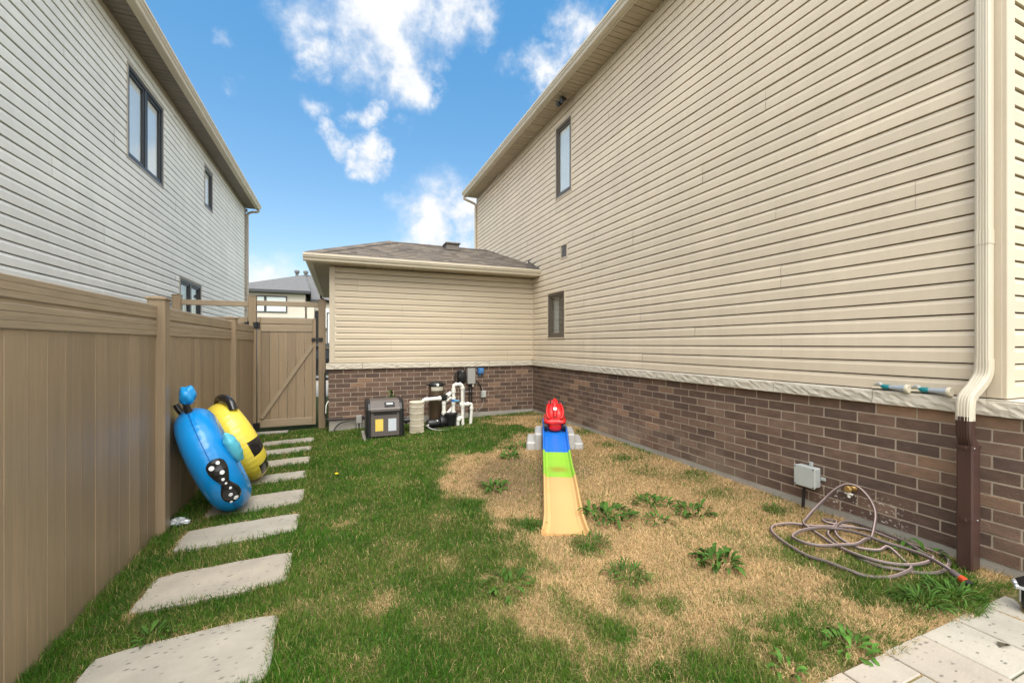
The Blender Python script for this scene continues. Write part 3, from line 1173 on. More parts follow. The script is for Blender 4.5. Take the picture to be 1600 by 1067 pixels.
part('lower_elbow', bl, M_DSB, dsp, 'dark brown lower elbow of the downspout', recalc=True)
lo = dspout([(LX + .012, LY, .90), (LX + .012, LY, .55), (LX + .004, LY - .002, .09)], .084, .105, 0)
part('lower_pipe', lo, M_DSB, dsp, 'dark brown lower length of the downspout', recalc=True)
for zz in (.905, .42):
    cl = dspout([(LX + .012 - (.003 if zz < .5 else 0), LY, zz - .012), (LX + .012 - (.003 if zz < .5 else 0), LY, zz + .012)], .090, .112, 1)
    part('pipe_band', cl, M_DSB, dsp, recalc=True)
for (sx, sy, sz) in ((LX - .03, LY - .042, 1.10), (LX - .03, LY - .046, .905), (LX + .01, LY - .046, .42)):
    part('screw', MB().ball((sx, sy, sz), .005, nu=8, nv=4), M_STEEL, dsp)

# ---- brick base
BY0 = 1.20
BL, BH, JT = .257, .079, .010
ZB0 = .142
NC = 11
mort = MB()
mort.box(XB + .004, BY0 + .01, ZB0 - .004, XB + .12, YB + .1, ZB0 + NC * .089)
mort.box(XB + .05, BY0 + .004, ZB0 - .004, 5.0, HY0 + .1, ZB0 + NC * .089)
mort.box(GXL - .031, YB + .004, ZB0 - .004, XB + .02, YB + .12, ZB0 + NC * .089)
mort.box(GXL - .031, YB + .1, ZB0 - .004, GXL + .05, 14.5, ZB0 + NC * .089)
part('mortar', mort, M_MORT, house)
bricks = []          # (center, length, rotz, distance)
for c in range(NC):
    zc = ZB0 + c * .089 + BH / 2
    y = 1.2805 + (0 if (NC - 1 - c) % 2 == 0 else .1335) - .267 * 3
    while y < YB:
        y0, y1 = max(y, BY0), min(y + BL, YB - .012)
        if y1 - y0 > .03:
            bricks.append((XB + .03, (y0 + y1) / 2, zc, y1 - y0, 1))
        y += .267
    x = GXL - .04 - (0 if c % 2 == 0 else .1335)
    while x < XB - .01:
        x0, x1 = max(x, GXL - .04), min(x + BL, XB - .002)
        if x1 - x0 > .03:
            bricks.append(((x0 + x1) / 2, YB + .03, zc, x1 - x0, 0))
        x += .267
    x = XB + .064 + (.13 if c % 2 else 0)
    while x < 5.0:
        bricks.append((x + BL / 2, BY0 + .03, zc, BL, 0))
        x += .267
bricks.sort(key=lambda b: (b[1] < 1.24 and b[4] == 0, math.hypot(b[0], b[1]) / (b[3] ** .3)))
BM = {}


def brick_mesh(L_, mi, var):
    k = (round(L_, 3), mi, var)
    if k not in BM:
        r_ = random.Random(hash(k))
        b_ = MB().box(-L_ / 2, -.03, -BH / 2, L_ / 2, .03, BH / 2, .0035)
        b_.v = [(x + r_.uniform(-.0012, .0012), y, z + r_.uniform(-.0012, .0012)) for x, y, z in b_.v]
        BM[k] = b_.mesh('brick', M_BRICK[mi])
    return BM[k]


rest = MB()
for i, (x, y, z, L_, al) in enumerate(bricks):
    mi = pick_brick()
    off = random.uniform(-.0015, .0015)
    if i < 298:
        o = inst('brick', brick_mesh(L_, mi, random.randrange(3)), house, (x + (off if al else 0), y + (0 if al else off), z), R(90) if al else 0)
        o.rotation_euler.y = random.uniform(-.004, .004)
    else:
        rest.mi = mi
        if al:
            rest.box(x - .03 + off, y - L_ / 2, z - BH / 2, x + .03, y + L_ / 2, z + BH / 2, .003)
        else:
            rest.box(x - L_ / 2, y - .03 + off, z - BH / 2, x + L_ / 2, y + .03, z + BH / 2, .003)
for c in range(NC):     # garage return along the side path
    y = YB + (.0 if c % 2 else .13)
    while y < 12:
        rest.mi = pick_brick()
        z = ZB0 + c * .089
        rest.box(GXL - .04, max(y, YB + .062), z, GXL + .0, y + BL, z + BH, .003)
        y += .267
part('brickwork', rest, M_BRICK, house, kind='stuff')

# foundation
fd = MB()
fd.box(XB + .006, BY0 + .005, -.4, XB + .3, YB + .02, ZB0 - .005, .004)
fd.box(GXL - .03, YB + .006, -.4, XB + .02, YB + .3, ZB0 - .0055, .004)
part('foundation', fd, M_CONC, house)


# rock-faced stone sill
def sill_stone(wall, a0, a1, o_in, o_out, z0, z1):
    mb = MB()
    n = max(4, int((a1 - a0) / .035))
    rows = 5
    loops = []
    for i in range(n + 1):
        a = a0 + (a1 - a0) * i / n
        l = []
        for j in range(rows):
            t_ = j / (rows - 1)
            z = z0 + .004 + (z1 - .022 - z0) * t_
            chip = random.uniform(-.005, .003) + .003 * math.sin(a * 17 + z * 40 + 2 * math.sin(a * 5)) + .002 * math.sin(a * 41 - z * 90 + 1) if 0 < j < rows - 1 or random.random() < .5 else random.uniform(-.004, 0)
            l.append(wall.p(a, o_out + chip - .006 * t_, z))
        l += [wall.p(a, o_out - .02 + random.uniform(-.004, .002), z1 - .004), wall.p(a, o_in, z1), wall.p(a, o_in, z0), wall.p(a, o_out - .004, z0)]
        loops.append(l)
    mb.loft(loops)
    return mb


ZSL0, ZSL1 = 1.121, 1.232
js = [BY0 - .03, 2.08, 2.925, 3.78, 4.62, 5.47, 6.3, 7.15, 8.0, YB - .045]
for i in range(len(js) - 1):
    part('sill_stone', sill_stone(WR, js[i] + .003, js[i + 1] - .003, -.06, .062, ZSL0, ZSL1), M_SILL, house, recalc=True)
js = [GXL - .085, .42, 1.05, 1.72, 2.38, 3.02, 3.55, XB - .03]
for i in range(len(js) - 1):
    part('sill_stone', sill_stone(WGf, js[i] + .003, js[i + 1] - .003, -.06, .062, ZSL0, ZSL1), M_SILL, house, recalc=True)
part('sill_stone', sill_stone(WGs, YS + .005, 10.2, -.06, .062, ZSL0, ZSL1), M_SILL, house, recalc=True)
part('sill_stone', sill_stone(WRear, XS - .05, 5.2, -.06, HY0 - BY0 + .028, ZSL0, ZSL1 - .001), M_SILL, house, recalc=True)

# ---- garage eaves and roof
GOV = .30
GSOF = 3.088
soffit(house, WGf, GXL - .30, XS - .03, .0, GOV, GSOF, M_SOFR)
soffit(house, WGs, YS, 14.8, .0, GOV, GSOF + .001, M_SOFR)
f = MB()
f.box(GXL - GOV - .02, YS - GOV - .02, GSOF - .012, XS - .03, YS - GOV + .006, GSOF + .13, .004)
f.box(GXL - GOV - .0205, YS - GOV + .007, GSOF - .0125, GXL - GOV + .005, 14.8, GSOF + .13, .004)
part('fascia', f, M_ALU, house)
gutter(house, WGf, GXL - GOV - .145, XS + .01, GOV + .0205, GSOF, M_ALU)
gutter(house, WGs, YS - GOV - .01, 14.8, GOV + .021, GSOF, M_ALU)
EY, EX = YS - GOV - .07, GXL - GOV - .07
ZE, PIT = GSOF + .128, .435
RY = 10.03
RZ = ZE + (RY - EY) * PIT
RX0 = EX + (RY - EY)
RX1 = 3.42
dk = MB()
dk.add([(EX, EY, ZE), (XS, EY, ZE), (XS, 8.72, ZE + (8.72 - EY) * PIT), (RX1, RY, RZ), (RX0, RY, RZ), (RX0, 14.9, RZ), (EX, 14.9, ZE), (XS, 10.9, RZ - .38), (XS, 14.9, ZE)],
       [(0, 1, 2, 3, 4), (0, 4, 5, 6), (3, 2, 7), (4, 3, 7, 8, 5)])
roof = part('garage_roof', dk, M_ROOF[0], house)
sh = MB()
nrm = Vector((0, -PIT, 1)).normalized()
row = 0
s_len = math.hypot(RY - EY, RZ - ZE)
upv = Vector((0, RY - EY, RZ - ZE)).normalized()
while row * .14 < s_len - .02:
    s0, s1 = row * .14, min(row * .14 + .17, s_len)
    y0 = EY + upv.y * s0
    xl = EX + (y0 - EY)
    xr = XS if y0 < 8.72 else XS - (y0 - 8.72) / (RY - 8.72) * (XS - RX1)
    x = xl - random.uniform(0, .2)
    while x < xr:
        w = random.choice((.12, .18, .24, .3))
        x0, x1 = max(x, xl), min(x + w, xr)
        if x1 - x0 > .01:
            th = random.choice((.006, .011))
            sh.mi = random.choices((0, 1, 2), (4, 4, 3))[0]
            b0 = Vector((0, EY, ZE)) + upv * s0 + nrm * .004
            b1 = Vector((0, EY, ZE)) + upv * s1 + nrm * .003
            P = [Vector((xx, 0, 0)) + q for q in (b0, b0 + nrm * th, b1 + nrm * .001, b1) for xx in (x0, x1)]
            sh.add(P, [(0, 1, 3, 2), (2, 3, 5, 4), (0, 2, 4, 6), (1, 7, 5, 3)])
        x += w
    row += 1
part('shingle', sh, M_ROOF, roof, kind='stuff')
cap = MB()
for k in range(14):
    t0, t1 = k / 14, (k + 1) / 14 + .02
    a = Vector((EX, EY, ZE)).lerp(Vector((RX0, RY, RZ)), t0) + Vector((0, 0, .012))
    b = Vector((EX, EY, ZE)).lerp(Vector((RX0, RY, RZ)), min(t1, 1)) + Vector((0, 0, .016))
    sd_ = Vector((.085, -.085, -.03))
    cap.mi = k % 3
    cap.add([a - sd_, a, a + sd_, b - sd_, b, b + sd_], [(0, 1, 4, 3), (1, 2, 5, 4)])
for k in range(8):
    a = Vector((RX0, RY, RZ)).lerp(Vector((RX1, RY, RZ)), k / 8) + Vector((0, 0, .012))
    b = Vector((RX0, RY, RZ)).lerp(Vector((RX1, RY, RZ)), min((k + 1) / 8, 1)) + Vector((0, 0, .016))
    cap.mi = (k + 1) % 3
    dv_ = Vector((0, .12, -.045))
    du_ = Vector((0, -.12, -.045))
    cap.add([a + dv_, a, a + du_, b + dv_, b, b + du_], [(0, 1, 4, 3), (1, 2, 5, 4)])
part('ridge_cap', cap, M_ROOF, roof, kind='stuff')
rv = MB()
rv.box(2.30, 9.62, RZ - .16, 2.60, 9.90, RZ - .025, .01)
rv.box(2.27, 9.58, RZ - .024, 2.63, 9.93, RZ + .018, .015)
part('roof_vent', rv, mat('vent_grey_brown', (.16, .14, .125), .6), roof)
fl = MB()
fl.add([(XS - .012, 8.30, ZE + .02), (XS - .30, 8.42, ZE + .045), (XS - .02, 8.95, ZE + .32), (XS - .012, 8.30, ZE + .10), (XS - .012, 8.95, ZE + .40)], [(0, 1, 2), (0, 2, 4, 3)])
part('roof_flashing', fl, mat('dark_flashing', (.06, .055, .05), .4), roof)
ds = dspout(smooth_path([(GXL - GOV - .07, 14.3, GSOF), (GXL - GOV - .05, 14.3, GSOF - .09), (GXL - .12, 14.3, GSOF - .2), (GXL - .08, 14.3, GSOF - .4)], 3) + [(GXL - .08, 14.3, .2)], .07, .055)
part('downspout', ds, M_DSB, house, recalc=True)

# eave floodlight
fx = thing('eave_floodlight', (XS - .20, 7.0, SOF - .06), 'small black twin floodlight under the beige eave', 'light')
m_ = MB().lathe([(.045, 0), (.045, .05), (.03, .058)], 14, Matrix.Translation((XS - .20, 7.0, SOF - .058)))
part('base', m_, M_BLK, fx)
for dy in (-.07, .07):
    Mx = Matrix.Translation((XS - .22, 7.0 + dy, SOF - .085)) @ Matrix.Rotation(R(-115), 4, 'Y')
    part('lamp_head', MB().lathe([(.022, -.06), (.03, -.04), (.048, .03), (.05, .045), (.044, .046)], 14, Mx), M_BLK, fx)

# ------------------------------------------------------------------ the neighbour's house on the left
XL = -2.80
LY0, LY1 = .4, 15.67
LSOF = 5.95
nh = thing('neighbour_house', (-6, 8, 0), 'pale grey sided two storey house rising behind the brown fence', 'house')
WL = Wall((XL, 0, 0), (0, 1, 0), (1, 0, 0))
part('wall', MB().box(-12, LY0 + .02, -.3, XL - .10, LY1 - .02, LSOF + .1), M_CORE, nh)
WIN_L = [(7.62, 8.905, 4.27, 5.585), (11.32, 11.93, 4.70, 5.60), (9.74, 11.04, 1.72, 2.845)]
siding(nh, WL, LY0, LY1 - .08, .35, LSOF, M_SIDL, WIN_L)
window(nh, WL, *WIN_L[0], M_WINB, M_TRIML, mull=True)
window(nh, WL, *WIN_L[1], M_WINB, M_TRIML)
window(nh, WL, *WIN_L[2], M_WINB, M_TRIML, mull=True, pane_backing='part')
part('foundation', MB().box(XL - .4, LY0, -.4, XL - .02, LY1, .345), M_CONC, nh)
t = MB()
t.box(XL - .02, LY1 - .085, .35, XL + .024, LY1 + .01, LSOF - .002, .004)
part('corner_trim', t, M_TRIML, nh)
t = MB()
WL.box(t, LY0, LY1 - .09, -.002, .024, LSOF - .075, LSOF - .003, .006)
part('frieze_board', t, M_TRIML, nh)
for c in range(64):     # toothed brick return of the street front
    b_ = MB().box(XL - .1, LY1 + .012, .35 + c * .087, XL + .035 + (.045 if c % 2 else 0), LY1 + .11, .35 + c * .087 + .079, .004)
    part('brick', b_, M_TRIML, nh)
LOV = .31
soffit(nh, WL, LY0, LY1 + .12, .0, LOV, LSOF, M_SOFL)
f = MB()
WL.box(f, LY0, LY1 + .14, LOV - .006, LOV + .02, LSOF - .012, LSOF + .12, .004)
part('fascia', f, M_ALU, nh)
gutter(nh, WL, LY0, LY1 + .16, LOV + .0205, LSOF - .01, M_ALU)
rf = MB()
e = XL + LOV + .06
rf.add([(e, LY0 - .2, LSOF + .12), (e, LY1 + .25, LSOF + .12), (-12.4, LY1 + .25, LSOF + .12), (-12.4, LY0 - .2, LSOF + .12), (-7.4, 5, 7.8), (-7.4, 11, 7.8)],
       [(0, 1, 5, 4), (1, 2, 5), (2, 3, 4, 5), (3, 0, 4), (0, 3, 2, 1)])
part('roof', rf, M_ROOF[2], nh)
ds = dspout(smooth_path([(XL + LOV + .08, LY1 + .10, LSOF + .01), (XL + LOV + .05, LY1 + .10, LSOF - .08), (XL + .20, LY1 + .06, LSOF - .12), (XL + .09, LY1 + .05, LSOF - .2), (XL + .085, LY1 + .05, LSOF - .35)], 4)
            + [(XL + .085, LY1 + .05, 3), (XL + .085, LY1 + .05, .1)], .07, .06)
part('downspout', ds, M_TRIML, nh, recalc=True)

# ------------------------------------------------------------------ fence
XF = -1.5
fence = thing('fence', (XF, 4.7, -.1), 'brown woodgrain vinyl privacy fence running along the left side', 'fence')
FT = 1.938
POSTS = [-.9, 1.75, 4.665, 7.42]


def fpost(y, top, x=XF + .015, cap=True):
    p = MB().box(x - .0635, y - .0635, -.3, x + .0635, y + .0635, top, .006)
    o = part('fence_post', p, M_FV, fence)
    if cap:
        c = MB().box(x - .076, y - .076, top - .012, x + .076, y + .076, top + .012, .006)
        c.add([(x - .07, y - .07, top + .012), (x + .07, y - .07, top + .012), (x + .07, y + .07, top + .012), (x - .07, y + .07, top + .012), (x, y, top + .032)],
              [(0, 1, 4), (1, 2, 4), (2, 3, 4), (3, 0, 4)])
        part('post_cap', c, M_FV, o)
    return o


for y in POSTS:
    fpost(y, 2.0 if y < 7 else 1.985)
bays = [(POSTS[i] + .06, POSTS[i + 1] - .06) for i in range(3)] + [(7.48, 9.14)]
for (y0, y1) in bays:
    for (z0, z1) in ((1.822, FT), (1.672, 1.800)):
        r_ = MB()
        h = (z1 - z0)
        xo = XF + .024
        xi = XF - .024
        pr = [(xo - .006, z0), (xo, z0 + .006), (xo, z0 + h * .33), (xo - .003, z0 + h * .34), (xo - .0002, z0 + h * .36), (xo - .0002, z0 + h * .68), (xo - .003, z0 + h * .69),
              (xo, z0 + h * .71), (xo, z1 - .006), (xo - .006, z1), (xi + .006, z1), (xi, z1 - .006), (xi, z0 + .006), (xi + .006, z0)]
        r_.loft([[(x, y, z) for x, z in pr] for y in (y0, y1)])
        part('rail', r_, M_FH, fence, recalc=True)
    r_ = MB().box(XF - .012, y0, 1.798, XF + .010, y1, 1.824)
    part('rail_joiner', r_, M_FH, fence)
    n = max(1, round((y1 - y0) / .166))
    w = (y1 - y0) / n
    for i in range(n):
        a, b = y0 + i * w, y0 + (i + 1) * w
        dx = random.uniform(-.0012, .0012)
        p = MB().box(XF - .011 + dx, a + .0012, -.22, XF + .011 + dx, b - .0012, 1.69, .003)
        part('plank', p, M_FV, fence)

# ------------------------------------------------------------------ gates (their posts and head rail are one frame)
YG = 9.2
gf = thing('gateway', (-1.5, YG, -.1), 'brown head rail on tall posts framing the side gates', 'gateway')
for (x, top) in ((-1.505, 2.485), (-.315, 2.46), (-2.665, 2.46)):
    p = MB().box(x - .0635, YG - .0635, -.3, x + .0635, YG + .0635, top, .006)
    o = part('post', p, M_FV, gf)
    part('post_cap', MB().box(x - .07, YG - .07, top + .0005, x + .07, YG + .07, top + .02, .008), M_FV, o)
for (x0, x1, z) in ((-1.441, -.379, 2.325), (-2.60, -1.569, 2.30)):
    part('head_rail', MB().box(x0, YG - .03, z, x1, YG + .03, z + .095, .006), M_FHX, gf)


def gate(x0, x1, label, hinge_left=True, brace=True):
    g = thing('gate', ((x0 + x1) / 2, YG, 0), label, 'gate')
    st = .055
    for (a, b) in ((x0, x0 + st), (x1 - st, x1)):
        part('stile', MB().box(a, YG - .028, .02, b, YG + .028, 2.105, .005), M_FV, g)
    for (z0, z1) in ((1.985, 2.10), (1.835, 1.965), (.02, .165)):
        part('rail', MB().box(x0 + st + .001, YG - .024, z0, x1 - st - .001, YG + .024, z1, .006), M_FHX, g)
    part('rail_joiner', MB().box(x0 + st + .001, YG - .010, 1.96, x1 - st - .001, YG + .012, 1.99), M_FHX, g)
    n = 6
    w = (x1 - x0 - 2 * st) / n
    for i in range(n):
        a = x0 + st + i * w
        part('plank', MB().box(a + .0015, YG - .011, .15, a + w - .0015, YG + .011, 1.85, .004), M_FV, g)
    if brace:
        A, B = Vector((x0 + st + .01, YG - .046, .20)), Vector((x1 - st - .01, YG - .046, 1.57))
        d = (B - A).normalized()
        s_ = d.cross(Vector((0, 1, 0))) * .032
        m_ = MB()
        m_.loft([[A + s_, A - s_, A - s_ + Vector((0, .02, 0)), A + s_ + Vector((0, .02, 0))], [B + s_, B - s_, B - s_ + Vector((0, .02, 0)), B + s_ + Vector((0, .02, 0))]])
        part('brace', m_, M_FHX, g, recalc=True)
    hx = x0 - .012 if hinge_left else x1 + .012
    for z in (1.95, .06):
        h = MB()
        h.box(hx - .055, YG - .075, z - .06, hx - .006, YG - .064, z + .06, .004)
        h.box(hx + .012, YG - .045, z - .06, hx + .055, YG - .029, z + .06, .004)
        h.lathe([(.012, -.07), (.014, -.066), (.014, .066), (.012, .07)], 10, Matrix.Translation((hx + .003, YG - .07, z)))
        part('hinge', h, M_HINGE, g)
    return g


g1 = gate(-1.425, -.425, 'brown plank side gate with diagonal brace beside the garage')
l_ = MB()
l_.box(-.50, YG - .062, 1.655, -.435, YG - .029, 1.72, .006)
l_.box(-.43, YG - .056, 1.67, -.385, YG - .034, 1.70, .004)
l_.box(-.372, YG - .09, 1.65, -.30, YG - .0645, 1.725, .006)
part('latch', l_, M_HINGE, g1)
gate(-2.59, -1.585, "neighbour's brown side gate showing just above the fence top", hinge_left=False, brace=False)
solo('threshold', MB().box(-1.43, YG - .20, -.14, -.9, YG - .08, -.045, .01), M_CONC, (-1.16, YG - .14, -.1), 'short concrete threshold under the brown side gate', 'threshold')

# ------------------------------------------------------------------ blue and yellow inflatable rings


def ring_pt(C, e1, e2, e3, Rm, r, u, v, oval=1.0):
    return C + (e1 * (Rm + r * math.cos(v)) * math.cos(u)) + (e2 * (Rm * oval + r * math.cos(v)) * math.sin(u)) + e3 * (r * math.sin(v))


def ring_frame(lean, yaw):
    Mz = Matrix.Rotation(yaw, 3, 'Z')
    return (Mz @ Vector((0, -1, 0)), Mz @ Vector((-math.sin(lean), 0, math.cos(lean))), Mz @ Vector((math.cos(lean), 0, math.sin(lean))))


def ring_mesh(C, fr, Rm, r, oval, NU=168, NV=40, wr=.026, pick=None):
    mb = MB()
    vs_ = []
    for i in range(NU):
        u = 2 * math.pi * i / NU
        for j in range(NV):
            v = 2 * math.pi * j / NV
            vv = (v + math.pi) % (2 * math.pi) - math.pi
            k = 1 + wr * math.sin(u * 46 + 2 * math.sin(5 * u)) * (math.exp(-(vv / .33) ** 2) * .55 + math.exp(-((abs(vv) - math.pi) / .8) ** 2) * 1.6) \
                - .022 * math.exp(-(vv / .07) ** 2) + .012 * math.sin(3 * u + 1)
            vs_.append(ring_pt(C, *fr, Rm, r * k, u, v, oval))
    for i in range(NU):
        for j in range(NV):
            a, b = (i + 1) % NU, (j + 1) % NV
            mb.f.append((i * NV + j, a * NV + j, a * NV + b, i * NV + b))
            u = math.degrees(2 * math.pi * (i + .5) / NU)
            v = math.degrees(2 * math.pi * (j + .5) / NV)
            u = u - 360 if u > 180 else u
            v = v - 360 if v > 180 else v
            mb.m.append(pick(u, v) if pick else 0)
    mb.v = [tuple(p) for p in vs_]
    return mb


fB = ring_frame(R(22.5), R(13.5))
CB = Vector((-1.15, 5.0, .455))
RB, rB, OB = .335, .172, 1.13
blue = thing('inflatable_ring', (-1.0, 5.0, -.08), 'bright blue inflatable ring with black spotted bow leaning on fence', 'inflatable', 'inflatable rings leaning on the fence')
part('ring', ring_mesh(CB, fB, RB, rB, OB), M_IB, blue, smooth=60, recalc=True)


def BP(u, v, h=0.):
    return ring_pt(CB, *fB, RB, rB + h, u, v, OB)


pts = [BP(R(a), R(2), .001) for a in range(-120, 121, 3)]
part('seam', MB().tube(pts, .0035, 5), mat('dark_blue_seam', (.004, .10, .36), .3), blue)
# the bow, two puffed lobes stuck on the outside
uc, vc = R(-14), R(10)
bow = MB()
NA, NBB = 36, 12
half = .225


def bow_w(a):
    x = abs(a) / half
    return .034 + .046 * (math.sin(min(x, 1) * math.pi * .78) ** 1.1) * (1 - max(0, x - .82) / .18 * .72) if x < 1 else .002


loops = []
for i in range(NA + 1):
    a = -half + 2 * half * i / NA
    wdt = bow_w(a) if 0 < i < NA else .006
    l = []
    for j in range(NBB + 1):
        b = -1 + 2 * j / NBB
        hh = .004 + .026 * (1 - b * b) ** .5 * min(1, bow_w(a) / .05) * (1 + .10 * math.sin(a * 70)) if 0 < i < NA else .004
        l.append(BP(uc + a / (RB + rB), vc + wdt * b / rB, hh))
    loops.append(l)
bow.loft(loops, closed=False)
bw = part('bow', bow, M_IK, blue, smooth=60, recalc=True)
for (a, b, rd_) in ((.185, .2, .017), (.165, -.45, .022), (.10, .15, .020), (.045, -.1, .014), (0., .0, .011), (-.055, .15, .013), (-.115, -.15, .018), (-.175, .1, .022), (-.195, -.5, .013)):
    wdt = bow_w(a)
    hh = .0055 + .026 * (1 - b * b) ** .5 * min(1, wdt / .05)
    c = BP(uc + a / (RB + rB), vc + wdt * b / rB, hh)
    nn = (BP(uc + a / (RB + rB), vc + wdt * b / rB, hh + .05) - c).normalized()
    q = nn.to_track_quat('Z', 'Y').to_matrix().to_4x4()
    part('spot', MB().lathe([(rd_ * .9, -.004), (rd_, .0), (rd_ * .85, .003)], 14, Matrix.Translation(c) @ q), M_DOT, bw)
# feelers
for (du, dv_, ht, blob) in ((R(80), R(4), .10, True), (R(96), R(-16), .10, False)):
    p0, p1 = BP(du, dv_, -.02), BP(du, dv_, .10)
    dirn = (p1 - p0).normalized()
    tip = p0 + dirn * ht + Vector((.0, 0, .02))
    fe = part('feeler', MB().tube([p0, p0 + dirn * .06, tip], [.036, .030, .028], 12), M_IK, blue, smooth=50)
    if blob:
        part('feeler_knob', MB().ball(tip + Vector((.014, 0, .062)), (.066, .06, .088), nu=24, nv=14,
                                      bump=lambda d: 1 + .13 * math.sin(5 * d.x + 2) * math.sin(4.5 * d.z + 1) + .07 * math.sin(9 * d.y + d.x * 6)), M_IB2, fe, smooth=60)
# turquoise wing on the far face
wc = BP(R(14), R(78), .03)
Mw = Matrix((tuple(fB[0]), tuple(fB[1]), tuple(fB[2]))).transposed()
part('wing', MB().ball(wc, (.075, .17, .06), M=Mw @ Matrix.Rotation(R(-18), 3, 'Z'), nu=26, nv=16, bump=lambda d: 1 + .06 * math.sin(14 * d.y) + .04 * math.sin(9 * d.x)), M_IT, blue, smooth=60)

fY = ring_frame(R(25), R(22))
CY_ = Vector((-1.14, 5.95, .425))
RY_, rY_, OY_ = .30, .18, 1.12


def bee(u, v):
    if v > 8 or v < -155:
        if -14 < u < 6 or -58 < u < -32 or -104 < u < -82:
            return 1
    return 0


yel = thing('inflatable_ring', (-.95, 5.82, -.08), 'yellow inflatable ring with black stripes standing behind the blue one', 'inflatable', 'inflatable rings leaning on the fence')
part('ring', ring_mesh(CY_, fY, RY_, rY_, OY_, pick=bee), [M_IY, M_IK], yel, smooth=60, recalc=True)
hp = [ring_pt(CY_, *fY, RY_, rY_ + h, R(u), R(v), OY_) for (u, v, h) in ((112, 10, .02), (98, 18, .055), (82, 26, .06), (68, 32, .05), (58, 36, .0))]
part('feeler', MB().tube(smooth_path(hp, 5), [.022 + .024 * min(1, i / 9) for i in range(21)], 12), M_IK, yel, smooth=60)

# crumpled wrapper
solo('wrapper', MB().ball((-1.385, 4.80, -.045), (.075, .055, .026), nu=22, nv=12, bump=lambda d: 1 + .3 * math.sin(13 * d.x + 5) * math.sin(17 * d.y + 3) + .18 * math.sin(23 * d.z + 9 * d.x)),
     M_FOIL, (-1.385, 4.80, -.07), 'crumpled clear plastic wrapper lying at foot of fence post', 'litter')

# ------------------------------------------------------------------ toddler coaster slide
SX, SY = 1.752, 3.10
ax = Vector((2.99 - SX, 5.62 - SY, 0)).normalized()
px_ = Vector((ax.y, -ax.x, 0))


def SP(s, w, z):
    return Vector((SX, SY, 0)) + ax * s + px_ * w + Vector((0, 0, z))


def track_z(s):
    k = [(-.02, .024), (.25, .042), (.6, .075), (1.0, .115), (1.25, .125), (1.45, .118), (1.65, .125), (1.85, .150), (2.1, .195), (2.4, .26), (2.65, .315), (2.85, .34), (3.5, .345)]
    for i in range(len(k) - 1):
        if s <= k[i + 1][0]:
            t_ = (s - k[i][0]) / (k[i + 1][0] - k[i][0])
            t_ = max(0, t_)
            p0 = k[max(i - 1, 0)][1]
            p1, p2 = k[i][1], k[i + 1][1]
            p3 = k[min(i + 2, len(k) - 1)][1]
            return .5 * ((2 * p1) + (p2 - p0) * t_ + (2 * p0 - 5 * p1 + 4 * p2 - p3) * t_ * t_ + (3 * p1 - p0 - 3 * p2 + p3) * t_ ** 3)
    return k[-1][1]


slide = thing('toddler_slide', (SX + .6, SY + 1.2, 0), 'toy coaster slide of yellow, green and blue sections on grey steps', 'slide')


def track(s0, s1, lip=.035, flare=0.):
    mb = MB()
    n = int((s1 - s0) / .05) + 2
    loops = []
    for i in range(n):
        s = s0 + (s1 - s0) * i / (n - 1)
        z = track_z(s)
        hw = .178 + flare * max(0, 1 - (s - s0) / .35) ** 1.6
        gr = SP(s, 0, 0)
        zb = max(float(gz(np.array(gr.x), np.array(gr.y))) - .01, z - .10)
        prof = [(-hw, zb), (-hw - .004, z + lip * .6), (-hw + .004, z + lip), (-hw + .018, z + lip), (-hw + .026, z + lip * .4), (-hw + .036, z), (-hw + .062, z), (-hw + .068, z - .006), (-hw + .076, z),
                (hw - .076, z), (hw - .068, z - .006), (hw - .062, z), (hw - .036, z), (hw - .026, z + lip * .4), (hw - .018, z + lip), (hw - .004, z + lip), (hw + .004, z + lip * .6), (hw, zb)]
        loops.append([SP(s, w, zz) for w, zz in prof])
    mb.loft(loops)
    return mb


def green_mat():
    m = mat('lime_plastic', (.26, .52, .03), .45, (.285, .54, .05), 3.)
    t_ = m.node_tree
    n, l = t_.nodes, t_.links
    b = n['Principled BSDF']
    src = b.inputs['Base Color'].links[0].from_socket
    geo = n.new('ShaderNodeNewGeometry')
    d = n.new('ShaderNodeVectorMath')
    d.operation = 'DISTANCE'
    c = SP(1.46, 0, .118)
    d.inputs[1].default_value = tuple(c)
    l.new(geo.outputs['Position'], d.inputs[0])
    nz_ = n.new('ShaderNodeTexNoise')
    nz_.inputs['Scale'].default_value = 14
    l.new(geo.outputs['Position'], nz_.inputs['Vector'])
    ad = n.new('ShaderNodeMath')
    ad.operation = 'MULTIPLY_ADD'
    ad.inputs[1].default_value = .16
    l.new(nz_.outputs['Fac'], ad.inputs[0])
    l.new(d.outputs['Value'], ad.inputs[2])
    mr = n.new('ShaderNodeMapRange')
    mr.interpolation_type = 'SMOOTHSTEP'
    mr.inputs['From Min'].default_value = .25
    mr.inputs['From Max'].default_value = .11
    mr.inputs['To Max'].default_value = .75
    l.new(ad.outputs[0], mr.inputs['Value'])
    mx = n.new('ShaderNodeMix')
    mx.data_type = 'RGBA'
    l.new(mr.outputs[0], mx.inputs[0])
    l.new(src, mx.inputs[6])
    mx.inputs[7].default_value = (.33, .26, .02, 1)
    l.new(mx.outputs[2], b.inputs['Base Color'])
    return m


